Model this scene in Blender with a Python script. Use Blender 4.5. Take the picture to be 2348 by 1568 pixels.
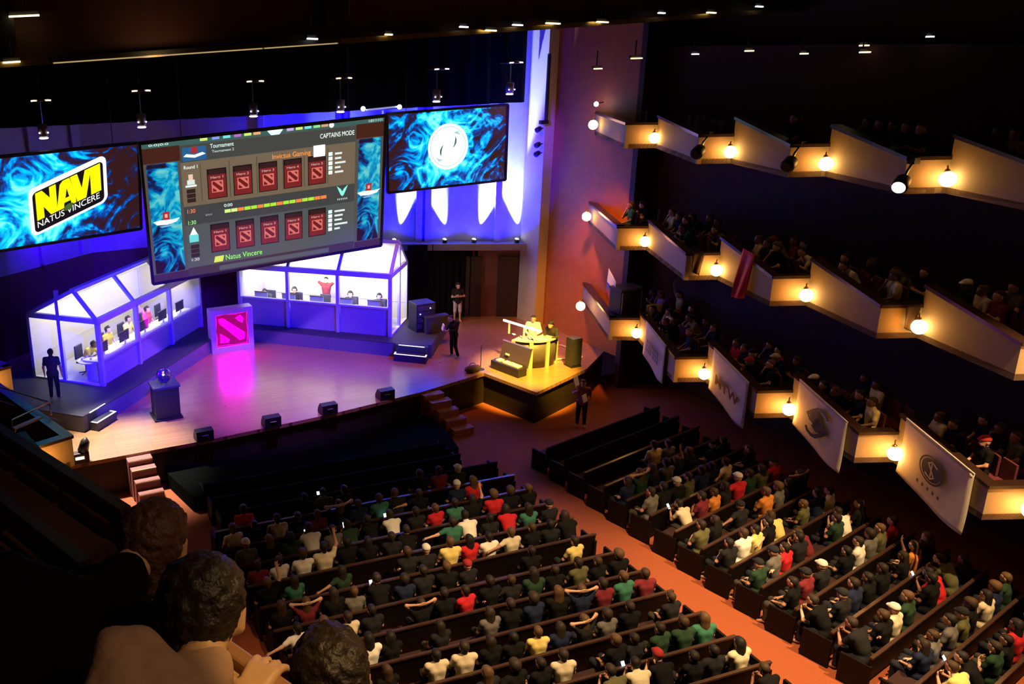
import bpy, math, random
import numpy as np
from mathutils import Vector, Matrix
for _o in list(bpy.data.objects): bpy.data.objects.remove(_o)
SC = bpy.context.scene
COL = SC.collection
rnd = random.Random(7)
PI = math.pi
# ------------------------------------------------------------------ camera
CAM_R = (Vector((0.92162331, -0.38761663, -0.0190741)), Vector((0.13315238, 0.26966148, 0.95370495)), Vector((-0.36452835, -0.88149648, 0.30013838)))
CAM_P = Vector((0.0, 0.0, 11.5))
PPX, PPY, FOC = 741.2, 740.0, 2026.72
cam_d = bpy.data.cameras.new('camera')
cam_d.sensor_fit = 'HORIZONTAL'; cam_d.sensor_width = 36.0
cam_d.lens = FOC * 36.0 / 2348.0
cam_d.shift_x = (1174.0 - PPX) / 2348.0
cam_d.shift_y = -(784.0 - PPY) / 2348.0
cam_d.clip_start = 0.05; cam_d.clip_end = 200
cam = bpy.data.objects.new('camera', cam_d); COL.objects.link(cam)
_m = Matrix.Identity(4)
for _i in range(3):
    for _j in range(3): _m[_j][_i] = CAM_R[_i][_j]
_m.translation = CAM_P
cam.matrix_world = _m
SC.camera = cam
def in_frame(p, margin=40):
    d = Vector(p) - CAM_P
    z = -d.dot(CAM_R[2])
    if z < .1: return False
    u = PPX + FOC * d.dot(CAM_R[0]) / z; v = PPY - FOC * d.dot(CAM_R[1]) / z
    return -margin < u < 2348 + margin and -margin < v < 1568 + margin
# ------------------------------------------------------------------ world, exposure
SC.view_settings.view_transform = 'Standard'; SC.view_settings.look = 'None'
SC.view_settings.exposure = 0.0; SC.view_settings.gamma = 1.0
SC.view_settings.use_curve_mapping = False
W = bpy.data.worlds.new('dark_hall'); SC.world = W; W.use_nodes = True
W.node_tree.nodes['Background'].inputs[0].default_value = (0.5, 0.16, 0.62, 1)
W.node_tree.nodes['Background'].inputs[1].default_value = 0.011
# ------------------------------------------------------------------ lights
def aim(o, to):
    o.rotation_euler = (Vector(to) - o.location).to_track_quat('-Z', 'Y').to_euler()
def spot(name, loc, to, col, watts, deg=40, blend=.5, r=.15):
    d = bpy.data.lights.new(name, 'SPOT'); d.color = col; d.energy = watts; d.spot_size = math.radians(deg); d.spot_blend = blend; d.shadow_soft_size = r
    o = bpy.data.objects.new(name, d); o.location = loc; COL.objects.link(o); aim(o, to); return o
def area(name, loc, to, col, watts, sx, sy):
    d = bpy.data.lights.new(name, 'AREA'); d.shape = 'RECTANGLE'; d.size = sx; d.size_y = sy; d.color = col; d.energy = watts
    o = bpy.data.objects.new(name, d); o.location = loc; COL.objects.link(o); aim(o, to); return o
def point(name, loc, col, watts, r=.1):
    d = bpy.data.lights.new(name, 'POINT'); d.color = col; d.energy = watts; d.shadow_soft_size = r
    o = bpy.data.objects.new(name, d); o.location = loc; COL.objects.link(o); return o
WARM = (1.0, .62, .28)
# house downlights over the audience, then added fill spots for figures, aisle and rails
spot('house_and_fill_spot', (12.0, 8.0, 14.8), (11.6, 11.6, -1.2), (1.0, .64, .30), 16000, 52, .6, .10)
spot('house_and_fill_spot', (17.2, 5.0, 14.8), (17.2, 10.4, -1.2), (1.0, .62, .27), 17500, 40, .6, .10)
spot('house_and_fill_spot', (6.6, 9.0, 14.0), (7.2, 13.2, -1.2), (1.0, .56, .26), 3000, 40, .8, .2)
spot('house_and_fill_spot', (14.2, 12.0, 14.8), (14.6, 14.0, -1.2), (1.0, .58, .28), 1500, 26, .9, .2)
spot('house_and_fill_spot', (2.8, -1.0, 14.2), (0.5, 1.7, 10.0), (1.0, .66, .36), 210, 34, .8, .3)  # unseen fill spot added to light the near man's back
spot('house_and_fill_spot', (3.6, 1.2, 14.6), (.56, 1.66, 10.06), (1.0, .62, .20), 800, 7, .5, .05)  # narrow unseen spot added to brighten the hand on the rail
spot('house_and_fill_spot', (4.4, 9.0, 13.0), (4.5, 14.6, -1.2), (1.0, .58, .26), 1500, 14, .8, .2)  # fill spot added to warm the carpet of the left-hand aisle
spot('house_and_fill_spot', (2.2, 5.5, 12.6), (.7, 12.6, 5.3), (1.0, .6, .35), 420, 24, .8, .1)  # fill spot added to brighten the left-hand parapet strips
# stage
spot('stage_key_lamp', (16.6, 17.5, 13.0), (18.5, 25.2, 0), (1.0, .60, .06), 75000, 16, .7, .12)
spot('stage_wash_lamp', (10.5, 22.2, 12.4), (9.6, 28.2, 0), (.46, .17, 1.0), 12500, 42, .5, .4)
spot('stage_wash_lamp', (7.0, 22.0, 12.6), (7.6, 28.0, 0), (.20, .03, 1.0), 8000, 42, .5, .4)
spot('stage_wash_lamp', (2.4, 27.3, 9.6), (3.6, 25.0, 0), (1.0, .90, .78), 21000, 30, .9, .3)
spot('stage_wash_lamp', (15.5, 27.2, 10.4), (17.3, 28.6, 0), (1.0, .26, .05), 2600, 52, .9, .3)
spot('booth_blue_lamp', (3.6, 13.5, 9.0), (5.4, 31.2, 1.0), (.015, .0, 1.0), 40000, 25, .7, .3)
spot('booth_blue_lamp', (15.5, 13.5, 9.0), (13.2, 31.2, 1.0), (.015, .0, 1.0), 40000, 24, .7, .3)
spot('side_wall_lamp', (18.2, 23.0, 11.3), (22.3, 26.9, 0.9), (1.0, .32, .02), 6500, 38, .9, .3)
spot('side_wall_lamp', (16.0, 26.0, 10.6), (22.0, 30.4, 7.6), (.12, .02, 1.0), 5200, 25, .9, .3)
# uplights along the gallery ledge behind the screens
def wall_back(x):      # plan line of the angled rear stage wall, house side to centre
    return 30.7 + (22.4 - x) * .507
for _x, _tx in ((21.9, 21.0), (20.3, 21.4), (19.2, 18.0), (17.3, 18.1), (16.2, 15.2), (14.3, 15.0)):
    spot('wall_uplight', (_x - .05, wall_back(_x) - .17, 3.56), (_tx - .05, wall_back(_tx) - .13, 8.6), (.50, .66, 1.0), 15000 if _x > 20 else 8000, 32, .7, .03)
for _x in (21.0, 18.5, 15.5):
    spot('wall_blue_lamp', (_x - .9, wall_back(_x) - 1.9, 3.8), (_x, wall_back(_x), 6.2), (.0, .0, 1.0), 7000, 120, .8, .1)
for _x in (0.0, 3.5, 7.0):
    spot('wall_blue_lamp', (_x, 33.3 + _x * .45, 6.2), (_x, 37.0, 4.2), (.03, .0, 1.0), 1100, 120, .9, .3)
# ------------------------------------------------------------------ materials
_M = {}
def mat(name, col=(.5, .5, .5), rough=.6, metal=0, var=.18, scale=6, emit=None, es=0, spec=.5, coat=0, obj=False, bump=0):
    if name in _M: return _M[name]
    m = bpy.data.materials.new(name); m.use_nodes = True; nt = m.node_tree; N = nt.nodes; L = nt.links
    b = N['Principled BSDF']
    b.inputs['Roughness'].default_value = rough; b.inputs['Metallic'].default_value = metal
    b.inputs['Specular IOR Level'].default_value = spec; b.inputs['Coat Weight'].default_value = coat
    b.inputs['Coat Roughness'].default_value = .15
    tc = N.new('ShaderNodeTexCoord'); no = N.new('ShaderNodeTexNoise'); no.inputs['Scale'].default_value = scale; no.inputs['Detail'].default_value = 3
    L.new(tc.outputs['Object'], no.inputs['Vector'])
    mr = N.new('ShaderNodeMapRange'); mr.inputs['To Min'].default_value = 1 - var; mr.inputs['To Max'].default_value = 1 + var
    L.new(no.outputs['Fac'], mr.inputs['Value'])
    mx = N.new('ShaderNodeVectorMath'); mx.operation = 'SCALE'
    if obj:
        oi = N.new('ShaderNodeObjectInfo'); L.new(oi.outputs['Color'], mx.inputs[0])
    else: mx.inputs[0].default_value = col[:3]
    L.new(mr.outputs['Result'], mx.inputs['Scale']); L.new(mx.outputs['Vector'], b.inputs['Base Color'])
    if bump:
        bp = N.new('ShaderNodeBump'); bp.inputs['Strength'].default_value = bump; bp.inputs['Distance'].default_value = .02
        L.new(no.outputs['Fac'], bp.inputs['Height']); L.new(bp.outputs['Normal'], b.inputs['Normal'])
    if emit:
        b.inputs['Emission Color'].default_value = (*emit, 1); b.inputs['Emission Strength'].default_value = es
    _M[name] = m; return m
def glow(name, col, es):
    """a surface that gives off light (lamp, lit screen pixel)"""
    if name in _M: return _M[name]
    m = bpy.data.materials.new(name); m.use_nodes = True; nt = m.node_tree
    b = nt.nodes['Principled BSDF']; b.inputs['Base Color'].default_value = (.02, .02, .02, 1); b.inputs['Roughness'].default_value = .5
    b.inputs['Emission Color'].default_value = (*col, 1); b.inputs['Emission Strength'].default_value = es
    _M[name] = m; return m
def glass(name, tint=(.95, .96, 1)):
    if name in _M: return _M[name]
    m = bpy.data.materials.new(name); m.use_nodes = True; nt = m.node_tree; nt.nodes.clear()
    o = nt.nodes.new('ShaderNodeOutputMaterial'); t = nt.nodes.new('ShaderNodeBsdfTransparent'); g = nt.nodes.new('ShaderNodeBsdfGlossy')
    t.inputs[0].default_value = (*tint, 1); g.inputs['Roughness'].default_value = .05
    mx = nt.nodes.new('ShaderNodeMixShader'); mx.inputs[0].default_value = .035
    nt.links.new(t.outputs[0], mx.inputs[1]); nt.links.new(g.outputs[0], mx.inputs[2]); nt.links.new(mx.outputs[0], o.inputs[0])
    _M[name] = m; return m
# ------------------------------------------------------------------ mesh builder
class MB:
    def __init__(s): s.v = []; s.f = []
    def add(s, vs, fs):
        o = len(s.v); s.v += [Vector(p) for p in vs]; s.f += [tuple(i + o for i in f) for f in fs]; return s
    def obb(s, c, ax, hx):
        """box: centre, three axes, three half sizes"""
        c = Vector(c); A = [Vector(a) * h for a, h in zip(ax, hx)]
        vs = [c + A[0] * i + A[1] * j + A[2] * k for i in (-1, 1) for j in (-1, 1) for k in (-1, 1)]
        return s.add(vs, [(0, 1, 3, 2), (4, 6, 7, 5), (0, 4, 5, 1), (2, 3, 7, 6), (0, 2, 6, 4), (1, 5, 7, 3)])
    def box(s, lo, hi):
        c = [(a + b) / 2 for a, b in zip(lo, hi)]; h = [abs(b - a) / 2 for a, b in zip(lo, hi)]
        return s.obb(c, ((1, 0, 0), (0, 1, 0), (0, 0, 1)), h)
    def beam(s, a, b, w, h, up=(0, 0, 1)):
        a = Vector(a); b = Vector(b); d = (b - a); l = d.length; d.normalize()
        x = d.cross(Vector(up))
        if x.length < 1e-4: x = d.cross(Vector((0, 1, 0)))
        x.normalize(); y = x.cross(d)
        return s.obb((a + b) / 2, (d, x, y), (l / 2, w / 2, h / 2))
    def prism(s, poly, z0, z1):
        n = len(poly); vs = [(*p[:2], z0) for p in poly] + [(*p[:2], z1) for p in poly]
        return s.add(vs, [tuple(range(n))[::-1], tuple(range(n, 2 * n))] + [(i, (i + 1) % n, (i + 1) % n + n, i + n) for i in range(n)])
    def slab(s, quad, n, t):
        """flat polygon thickened by t along n"""
        n = Vector(n).normalized() * t; q = [Vector(p) for p in quad]; k = len(q)
        return s.add(q + [p + n for p in q], [tuple(range(k))[::-1], tuple(range(k, 2 * k))] + [(i, (i + 1) % k, (i + 1) % k + k, i + k) for i in range(k)])
    def tube(s, pts, r, n=10):
        pts = [Vector(p) for p in pts]; rs = r if isinstance(r, (list, tuple)) else [r] * len(pts)
        prev = None; base = len(s.v)
        for i, p in enumerate(pts):
            d = (pts[min(i + 1, len(pts) - 1)] - pts[max(i - 1, 0)]).normalized()
            if prev is None:
                x = d.orthogonal().normalized()
            else: x = (prev - d * prev.dot(d)).normalized()
            prev = x; y = d.cross(x)
            for k in range(n): s.v.append(p + (x * math.cos(2 * PI * k / n) + y * math.sin(2 * PI * k / n)) * rs[i])
        for i in range(len(pts) - 1):
            for k in range(n):
                a = base + i * n + k; b = base + i * n + (k + 1) % n; s.f.append((a, b, b + n, a + n))
        s.f.append(tuple(base + k for k in range(n))[::-1]); s.f.append(tuple(base + (len(pts) - 1) * n + k for k in range(n)))
        return s
    def lathe(s, c, prof, n=16, ax=(0, 0, 1)):
        """profile of (radius, height) turned about ax"""
        c = Vector(c); z = Vector(ax).normalized(); x = z.orthogonal().normalized(); y = z.cross(x); b = len(s.v)
        for r, h in prof:
            for k in range(n): s.v.append(c + z * h + (x * math.cos(2 * PI * k / n) + y * math.sin(2 * PI * k / n)) * max(r, 1e-4))
        for i in range(len(prof) - 1):
            for k in range(n):
                a = b + i * n + k; d = b + i * n + (k + 1) % n; s.f.append((a, d, d + n, a + n))
        s.f.append(tuple(b + k for k in range(n))[::-1]); s.f.append(tuple(b + (len(prof) - 1) * n + k for k in range(n)))
        return s
    def ball(s, c, r, n=14, m=9, sc=(1, 1, 1)):
        c = Vector(c); b = len(s.v)
        for i in range(1, m):
            t = PI * i / m
            for k in range(n):
                p = 2 * PI * k / n; s.v.append(c + Vector((math.sin(t) * math.cos(p) * sc[0], math.sin(t) * math.sin(p) * sc[1], math.cos(t) * sc[2])) * r)
        for i in range(m - 2):
            for k in range(n):
                a = b + i * n + k; d = b + i * n + (k + 1) % n; s.f.append((a, a + n, d + n, d))
        top = len(s.v); s.v += [c + Vector((0, 0, r * sc[2])), c - Vector((0, 0, r * sc[2]))]
        for k in range(n):
            s.f.append((top, b + k, b + (k + 1) % n)); s.f.append((top + 1, b + (m - 2) * n + (k + 1) % n, b + (m - 2) * n + k))
        return s
    def build(s, name, m, parent=None, smooth=False, local=False, bevel=0):
        me = bpy.data.meshes.new(name); off = Vector((0, 0, 0)) if (parent is None or local) else wloc(parent)
        me.from_pydata([p - off for p in s.v], [], s.f); me.update()
        return link(name, me, m, parent, smooth, bevel)
def wloc(o):
    p = Vector(o.location)
    while o.parent: o = o.parent; p += o.location
    return p
def link(name, me, m, parent=None, smooth=False, bevel=0):
    o = bpy.data.objects.new(name, me); COL.objects.link(o)
    me.materials.append(m)
    if smooth: me.polygons.foreach_set('use_smooth', [True] * len(me.polygons))
    if parent: o.parent = parent
    if bevel:
        b = o.modifiers.new('edge', 'BEVEL'); b.width = bevel; b.segments = 2
    return o
def tag(o, label, cat, group=None):
    o['label'] = label; o['category'] = cat
    if group: o['group'] = group
    return o
def thing(name, label, cat, loc=(0, 0, 0), group=None, rz=0):
    o = bpy.data.objects.new(name, None); COL.objects.link(o); o.location = loc; o.rotation_euler = (0, 0, rz); o.empty_display_size = .1
    return tag(o, label, cat, group)
def struct(name, mb, m):
    o = mb.build(name, m); o['kind'] = 'structure'; return o
def copy_tree(o, parent=None):
    c = o.copy(); COL.objects.link(c); c.parent = parent
    for ch in list(o.children): copy_tree(ch, c)
    return c
ORD = ['first', 'second', 'third', 'fourth', 'fifth', 'sixth', 'seventh', 'eighth', 'ninth', 'tenth', 'eleventh', 'twelfth', 'thirteenth', 'fourteenth', 'fifteenth', 'sixteenth', 'seventeenth', 'eighteenth', 'nineteenth', 'twentieth']
# ------------------------------------------------------------------ people: blended distance fields turned into one surface
def seg(a, b, ra, rb=None): return ('c', np.array(a, float), np.array(b, float), ra, ra if rb is None else rb)
def ell(c, r): return ('e', np.array(c, float), np.array(r, float))
def _d(pr, P):
    if pr[0] == 'c':
        a, b, ra, rb = pr[1:5]; ba = b - a; l = max(ba @ ba, 1e-9); t = np.clip((P - a) @ ba / l, 0, 1)
        return np.linalg.norm(P - a - t[:, None] * ba, axis=1) - (ra + (rb - ra) * t)
    c, r = pr[1:3]; q = P - c; k0 = np.linalg.norm(q / r, axis=1); k1 = np.linalg.norm(q / (r * r), axis=1)
    return k0 * (k0 - 1) / np.maximum(k1, 1e-9)
def field(prims, P, k):
    fine = [p[:5] for p in prims if len(p) == 6]
    if fine:
        a = field([p for p in prims if len(p) != 6], P, k); d = field(fine, P, .006); h = np.maximum(.014 - np.abs(a - d), 0) / .014; return np.minimum(a, d) - h * h * .014 * .25
    f = None
    for pr in prims:
        d = _d(pr, P)
        if f is None: f = d
        else:
            h = np.maximum(k - np.abs(f - d), 0) / k; f = np.minimum(f, d) - h * h * k * .25
    return f
def nets(prims, h, k=.03, cut=None, pad=.06):
    """one closed quad surface round the blended shapes (surface nets)"""
    los = []; his = []
    for p in prims:
        if p[0] == 'c':
            r = max(p[3], p[4]); los += [p[1] - r, p[2] - r]; his += [p[1] + r, p[2] + r]
        else: los.append(p[1] - p[2]); his.append(p[1] + p[2])
    lo = np.min(los, axis=0) - pad; hi = np.max(his, axis=0) + pad
    n = np.ceil((hi - lo) / h).astype(int) + 1
    g = np.stack(np.meshgrid(*[lo[i] + np.arange(n[i]) * h for i in range(3)], indexing='ij'), -1).reshape(-1, 3)
    f = np.empty(len(g))
    for i in range(0, len(g), 200000):
        P = g[i:i + 200000]; v = field(prims, P, k)
        if cut is not None: v = np.maximum(v, cut(P))
        f[i:i + 200000] = v
    F = f.reshape(n); S = F < 0
    c = np.zeros(np.array(n) - 1, int)
    for i in (0, 1):
        for j in (0, 1):
            for l in (0, 1): c += S[i:n[0] - 1 + i, j:n[1] - 1 + j, l:n[2] - 1 + l]
    act = (c > 0) & (c < 8); idx = -np.ones(act.shape, int); idx[act] = np.arange(act.sum())
    cells = np.argwhere(act); acc = np.zeros((len(cells), 3)); cnt = np.zeros(len(cells))
    corners = [(i, j, l) for i in (0, 1) for j in (0, 1) for l in (0, 1)]
    for a in corners:
        for ax in range(3):
            if a[ax] == 0:
                b = list(a); b[ax] = 1
                fa = F[cells[:, 0] + a[0], cells[:, 1] + a[1], cells[:, 2] + a[2]]; fb = F[cells[:, 0] + b[0], cells[:, 1] + b[1], cells[:, 2] + b[2]]
                m = (fa < 0) != (fb < 0); t = np.where(m, fa / np.where(m, fa - fb, 1), 0)
                pt = np.tile(np.array(a, float), (len(cells), 1)); pt[:, ax] += t
                acc[m] += pt[m]; cnt[m] += 1
    V = lo + (cells + acc / cnt[:, None]) * h
    Q = []
    for ax in range(3):
        u, w = (ax + 1) % 3, (ax + 2) % 3
        sl0 = [slice(1, n[i] - 1) for i in range(3)]; sl0[ax] = slice(0, n[ax] - 1); sl1 = list(sl0); sl1[ax] = slice(1, n[ax])
        e = np.argwhere(S[tuple(sl0)] != S[tuple(sl1)])
        if not len(e): continue
        base = e.copy()
        for i in range(3):
            if i != ax: base[:, i] += 1
        inside = S[base[:, 0], base[:, 1], base[:, 2]]
        def cell(du, dw):
            q = base.copy(); q[:, u] -= du; q[:, w] -= dw; return idx[q[:, 0], q[:, 1], q[:, 2]]
        q = np.stack([cell(1, 1), cell(0, 1), cell(0, 0), cell(1, 0)], 1)
        q[~inside] = q[~inside][:, ::-1]; Q.append(q)
    Q = np.concatenate(Q)
    return V, Q
def net_mesh(name, prims, h, k=.03, cut=None):
    V, Q = nets(prims, h, k, cut)
    me = bpy.data.meshes.new(name)
    me.vertices.add(len(V)); me.vertices.foreach_set('co', V.astype(np.float32).ravel())
    me.loops.add(Q.size); me.loops.foreach_set('vertex_index', Q.astype(np.int32).ravel())
    me.polygons.add(len(Q)); me.polygons.foreach_set('loop_start', np.arange(0, Q.size, 4, dtype=np.int32)); me.polygons.foreach_set('loop_total', np.full(len(Q), 4, np.int32))
    me.polygons.foreach_set('use_smooth', np.ones(len(Q), bool)); me.update(calc_edges=True); me.validate(); return me
def hand_prims(w, d, nrm, side, curl=.5, s=1.0):
    """palm, four fingers of unequal length with two bends, thumb from the side of the palm near its base"""
    w = np.array(w, float); d = np.array(d, float); d /= np.linalg.norm(d); nrm = np.array(nrm, float); nrm -= d * (nrm @ d); nrm /= np.linalg.norm(nrm)
    x = np.cross(nrm, d) * side; out = []
    for q in (-.026, -.009, .009, .026): out.append(seg(w + x * q * s * .7, w + d * .085 * s + x * q * s, .015 * s, .0135 * s))
    for q, l in ((-.034, .060), (-.0115, .073), (.0115, .078), (.034, .069)):
        p = w + d * .088 * s + x * q * .86 * s; a = curl
        for frac, r in ((.45, .0098), (.32, .0090), (.25, .0080)):
            v = d * math.cos(a) - nrm * math.sin(a) + x * q * 3.0; e = p + v * l * frac * s; out.append(seg(p, e, r * s, r * s * .92)); p = e; a += curl * .9
    p = w + d * .022 * s + x * .030 * s; v = d * .55 + x * .75 - nrm * .3; v /= np.linalg.norm(v)
    e = p + v * .042 * s; out.append(seg(p, e, .0135 * s, .012 * s)); v2 = d * .9 + x * .3 - nrm * .35; v2 /= np.linalg.norm(v2); out.append(seg(e, e + v2 * .034 * s, .0115 * s, .0095 * s))
    return [p + ('fine',) for p in out]
def head_prims(c, fwd=(0, 1, 0), up=(0, 0, 1)):
    c = np.array(c, float); f = np.array(fwd, float); f /= np.linalg.norm(f); u = np.array(up, float); u -= f * (u @ f); u /= np.linalg.norm(u); r = np.cross(f, u)
    at = lambda x, y, z: c + r * x + f * y + u * z
    return [seg(at(0, -.02, .025), at(0, .02, .03), .088, .083), seg(at(0, -.03, -.02), at(0, .03, -.03), .074, .066), seg(at(-.025, .045, -.075), at(.025, .045, -.075), .034),
            seg(at(0, .06, -.09), at(0, .066, -.092), .026), seg(at(0, .088, .012), at(0, .112, -.028), .010, .015), seg(at(-.04, .082, .03), at(.04, .082, .03), .013),
            seg(at(-.018, .092, -.058), at(.018, .092, -.058), .010), seg(at(.085, -.01, .012), at(.09, -.016, -.03), .016, .012), seg(at(-.085, -.01, .012), at(-.09, -.016, -.03), .016, .012)]
def figure(J, sc=1.0):
    """joints -> body, shirt and trousers shapes"""
    A = lambda n: np.array(J[n], float)
    pel, wai, che, nek, hd = A('pelvis'), A('waist'), A('chest'), A('neck'), A('head'); sl, sr = A('shL'), A('shR'); rt = (sr - sl) / np.linalg.norm(sr - sl)
    torso = [seg(pel - rt * .07, pel + rt * .07, .115), seg(pel, wai, .125, .115), seg(wai - rt * .05, che - rt * .08, .105, .11), seg(wai + rt * .05, che + rt * .08, .105, .11), seg(sl, sr, .062), seg(che, nek, .10, .06)]
    body = list(torso) + [seg(nek, hd, .055, .05)] + head_prims(hd, J.get('face', (0, 1, 0)), J.get('up', (0, 0, 1)))
    shirt = [(p[0], p[1], p[2], p[3] + .014, p[4] + .014) for p in torso]
    if 'collar' in J: body[5] = seg(che, nek, .085, .052)
    if 'collar' in J: shirt[5] = seg(che, che + (nek - che) * J['collar'], .105, .07)
    pants = [seg(pel - rt * .07, pel + rt * .07, .128)]
    for s, sh, el, wr in ((-1, 'shL', 'elL', 'wrL'), (1, 'shR', 'elR', 'wrR')):
        a, b, c = A(sh), A(el), A(wr); body += [seg(a, b, .05, .04), seg(b, c, .039, .027)]
        shirt.append(seg(a, a + (b - a) * J.get('sleeve', .62), .066, .058))
        if J.get('long'): shirt += [seg(a, b, .064, .054), seg(b, b + (c - b) * .92, .054, .042)]
        d = J.get('hand' + sh[-1], (c - b)); body += hand_prims(c, d, J.get('palm' + sh[-1], (0, 0, 1)), s, J.get('curl', .45), J.get('hs', 1.0))
    for hp, kn, an, to in (('hipL', 'knL', 'anL', 'toL'), ('hipR', 'knR', 'anR', 'toR')):
        a, b, c, t = A(hp), A(kn), A(an), A(to); body += [seg(a, b, .085, .058), seg(b, c, .056, .036), seg(c, t, .04, .034)]
        e = b + (c - b) * J.get('hem', .92); pants += [seg(a, b, .098, .072)] + ([seg(b, e, .07, .056)] if J.get('hem', .92) > .05 else [])
    return body, shirt, pants
def hair_prims(c, fwd=(0, 1, 0), up=(0, 0, 1), style='short'):
    c = np.array(c, float); f = np.array(fwd, float); f /= np.linalg.norm(f); u = np.array(up, float); u -= f * (u @ f); u /= np.linalg.norm(u); r = np.cross(f, u)
    at = lambda x, y, z: c + r * x + f * y + u * z
    P = [seg(at(0, -.03, .035), at(0, .02, .04), .098, .090), seg(at(0, -.045, -.02), at(0, -.055, -.085), .075, .056)]
    if style == 'long': P += [seg(at(-.05, -.05, 0), at(-.06, -.07, -.17), .06, .05), seg(at(.05, -.05, 0), at(.06, -.07, -.17), .06, .05), seg(at(0, -.06, 0), at(0, -.085, -.19), .07, .06)]
    if style == 'curly': P = [seg(at(0, -.03, .04), at(0, .02, .05), .118, .108), seg(at(0, -.05, -.02), at(0, -.05, -.04), .09, .08)]
    return P, (lambda X: np.where((X - c) @ u > .062, -1, np.where((X - c) @ u > .018, (X - c) @ f - .03, (X - c) @ f + .038)))
# ------------------------------------------------------------------ the hall
FZ = -1.2
UPZ = Vector((0, 0, 1))
def wood_floor(name, c1, c2, sx, sy, rough, coat, rot=0):
    m = bpy.data.materials.new(name); m.use_nodes = True; nt = m.node_tree; N = nt.nodes; L = nt.links; b = N['Principled BSDF']
    tc = N.new('ShaderNodeTexCoord'); mp = N.new('ShaderNodeMapping'); mp.inputs['Rotation'].default_value = (0, 0, rot); L.new(tc.outputs['Object'], mp.inputs['Vector'])
    br = N.new('ShaderNodeTexBrick'); br.inputs['Scale'].default_value = 1; br.inputs['Brick Width'].default_value = sx; br.inputs['Row Height'].default_value = sy
    br.inputs['Mortar Size'].default_value = .006; br.inputs['Color1'].default_value = (*c1, 1); br.inputs['Color2'].default_value = (*c2, 1); br.inputs['Mortar'].default_value = (c1[0] * .35, c1[1] * .35, c1[2] * .35, 1)
    L.new(mp.outputs[0], br.inputs['Vector'])
    no = N.new('ShaderNodeTexNoise'); no.inputs['Scale'].default_value = 1.3; no.inputs['Detail'].default_value = 5; L.new(tc.outputs['Object'], no.inputs['Vector'])
    mr = N.new('ShaderNodeMapRange'); mr.inputs['To Min'].default_value = rough * .75; mr.inputs['To Max'].default_value = rough * 1.3; L.new(no.outputs['Fac'], mr.inputs['Value'])
    L.new(br.outputs['Color'], b.inputs['Base Color']); L.new(mr.outputs[0], b.inputs['Roughness']); b.inputs['Coat Weight'].default_value = coat; b.inputs['Coat Roughness'].default_value = .22
    return m
carpet = mat('carpet', (.29, .070, .022), .95, var=.3, scale=30)
darkwall = mat('dark_brown_wall', (.055, .022, .018), .8, var=.3, scale=2)
pale = mat('pale_wall_panel', (.52, .50, .48), .75, var=.12, scale=3)
amber = mat('amber_wood_panel', (.40, .115, .018), .6, var=.2, scale=3)
black = mat('black_paint', (.012, .011, .013), .5)
drape = mat('black_drape', (.008, .008, .010), 1.0, bump=.4, spec=.05)
cream = mat('cream_parapet', (.33, .255, .17), .7, var=.1, scale=4)
caprail = mat('dark_wood_cap', (.03, .014, .010), .3)
struct('floor', MB().prism([(-3, -3), (24.5, -3), (24.5, 26), (-3, 26)], FZ - .2, FZ), carpet)
stage_poly = [(-2.6, 24.3), (2.77, 24.33), (6.0, 24.3), (10.4, 24.52), (14, 24.95), (16.87, 25.58), (17.44, 23.2), (20.5, 24.35), (22.3, 25.6), (22.3, 38), (-2.6, 38)]
stage_wood = wood_floor('stage_boards', (.30, .15, .075), (.36, .19, .095), 2.2, .11, .30, .8, .05)
struct('floor_stage', MB().prism(stage_poly, -.12, 0), stage_wood)
inner = [(-2.6, 24.36), (2.77, 24.39), (6.0, 24.36), (10.4, 24.58), (14, 25.01), (16.93, 25.66), (17.5, 23.3), (20.45, 24.42), (22.3, 25.66), (22.3, 38), (-2.6, 38)]
struct('wall_stage_front', MB().prism(inner, FZ, -.12), mat('stage_fascia', (.016, .007, .005), .6))
struct('wall_right', MB().box((24.3, -3, FZ), (24.6, 24.9, 16)).box((22.3, 24.7, FZ), (24.6, 24.95, 16)), darkwall)
struct('wall_left', MB().box((-3.2, -3, FZ), (-2.9, 31.7, 16)), darkwall)
struct('wall_back', MB().box((-3.2, -3.3, FZ), (24.6, -3, 16)), darkwall)
struct('ceiling', MB().box((-3.2, -3.3, 16), (24.6, 38, 16.3)), darkwall)
struct('wall_stage_side', MB().slab([(22.3, 24.95, 0), (22.3, 29.5, 0), (22.3, 29.5, 16), (22.3, 24.95, 16)], (1, 0, 0), .3), amber)
struct('pillar', MB().box((21.85, 29.5, 0), (22.7, 30.75, 16)), mat('pale_pier', (.55, .46, .38), .65, var=.08))
# angled rear walls of the stage: dark timber below, pale panels above a gallery ledge
A0, A1 = (22.4, 30.7), (9.0, 37.5); B0, B1 = (-2.9, 32.0), (5.0, 37.5)
nA = Vector((A1[1] - A0[1], A0[0] - A1[0], 0)).normalized()   # away from the house
rust = mat('rust_timber', (.16, .05, .028), .6, var=.35, scale=1.5)
struct('wall_stage_rear', MB().slab([(*A0, 0), (*A1, 0), (*A1, 3.3), (*A0, 3.3)], nA, .3).slab([(*A1, 0), (*B1, 0), (*B1, 3.3), (*A1, 3.3)], (0, 1, 0), .3).slab([(*B1, 0), (*B0, 0), (*B0, 3.3), (*B1, 3.3)], (-.57, .82, 0), .3), rust)
struct('wall_gallery', MB().slab([(*A0, 3.3), (*A1, 3.3), (*A1, 16), (*A0, 16)], nA, .3).slab([(*A1, 3.3), (*B1, 3.3), (*B1, 16), (*A1, 16)], (0, 1, 0), .3).slab([(*B1, 3.3), (*B0, 3.3), (*B0, 16), (*B1, 16)], (-.57, .82, 0), .3), pale)
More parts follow.
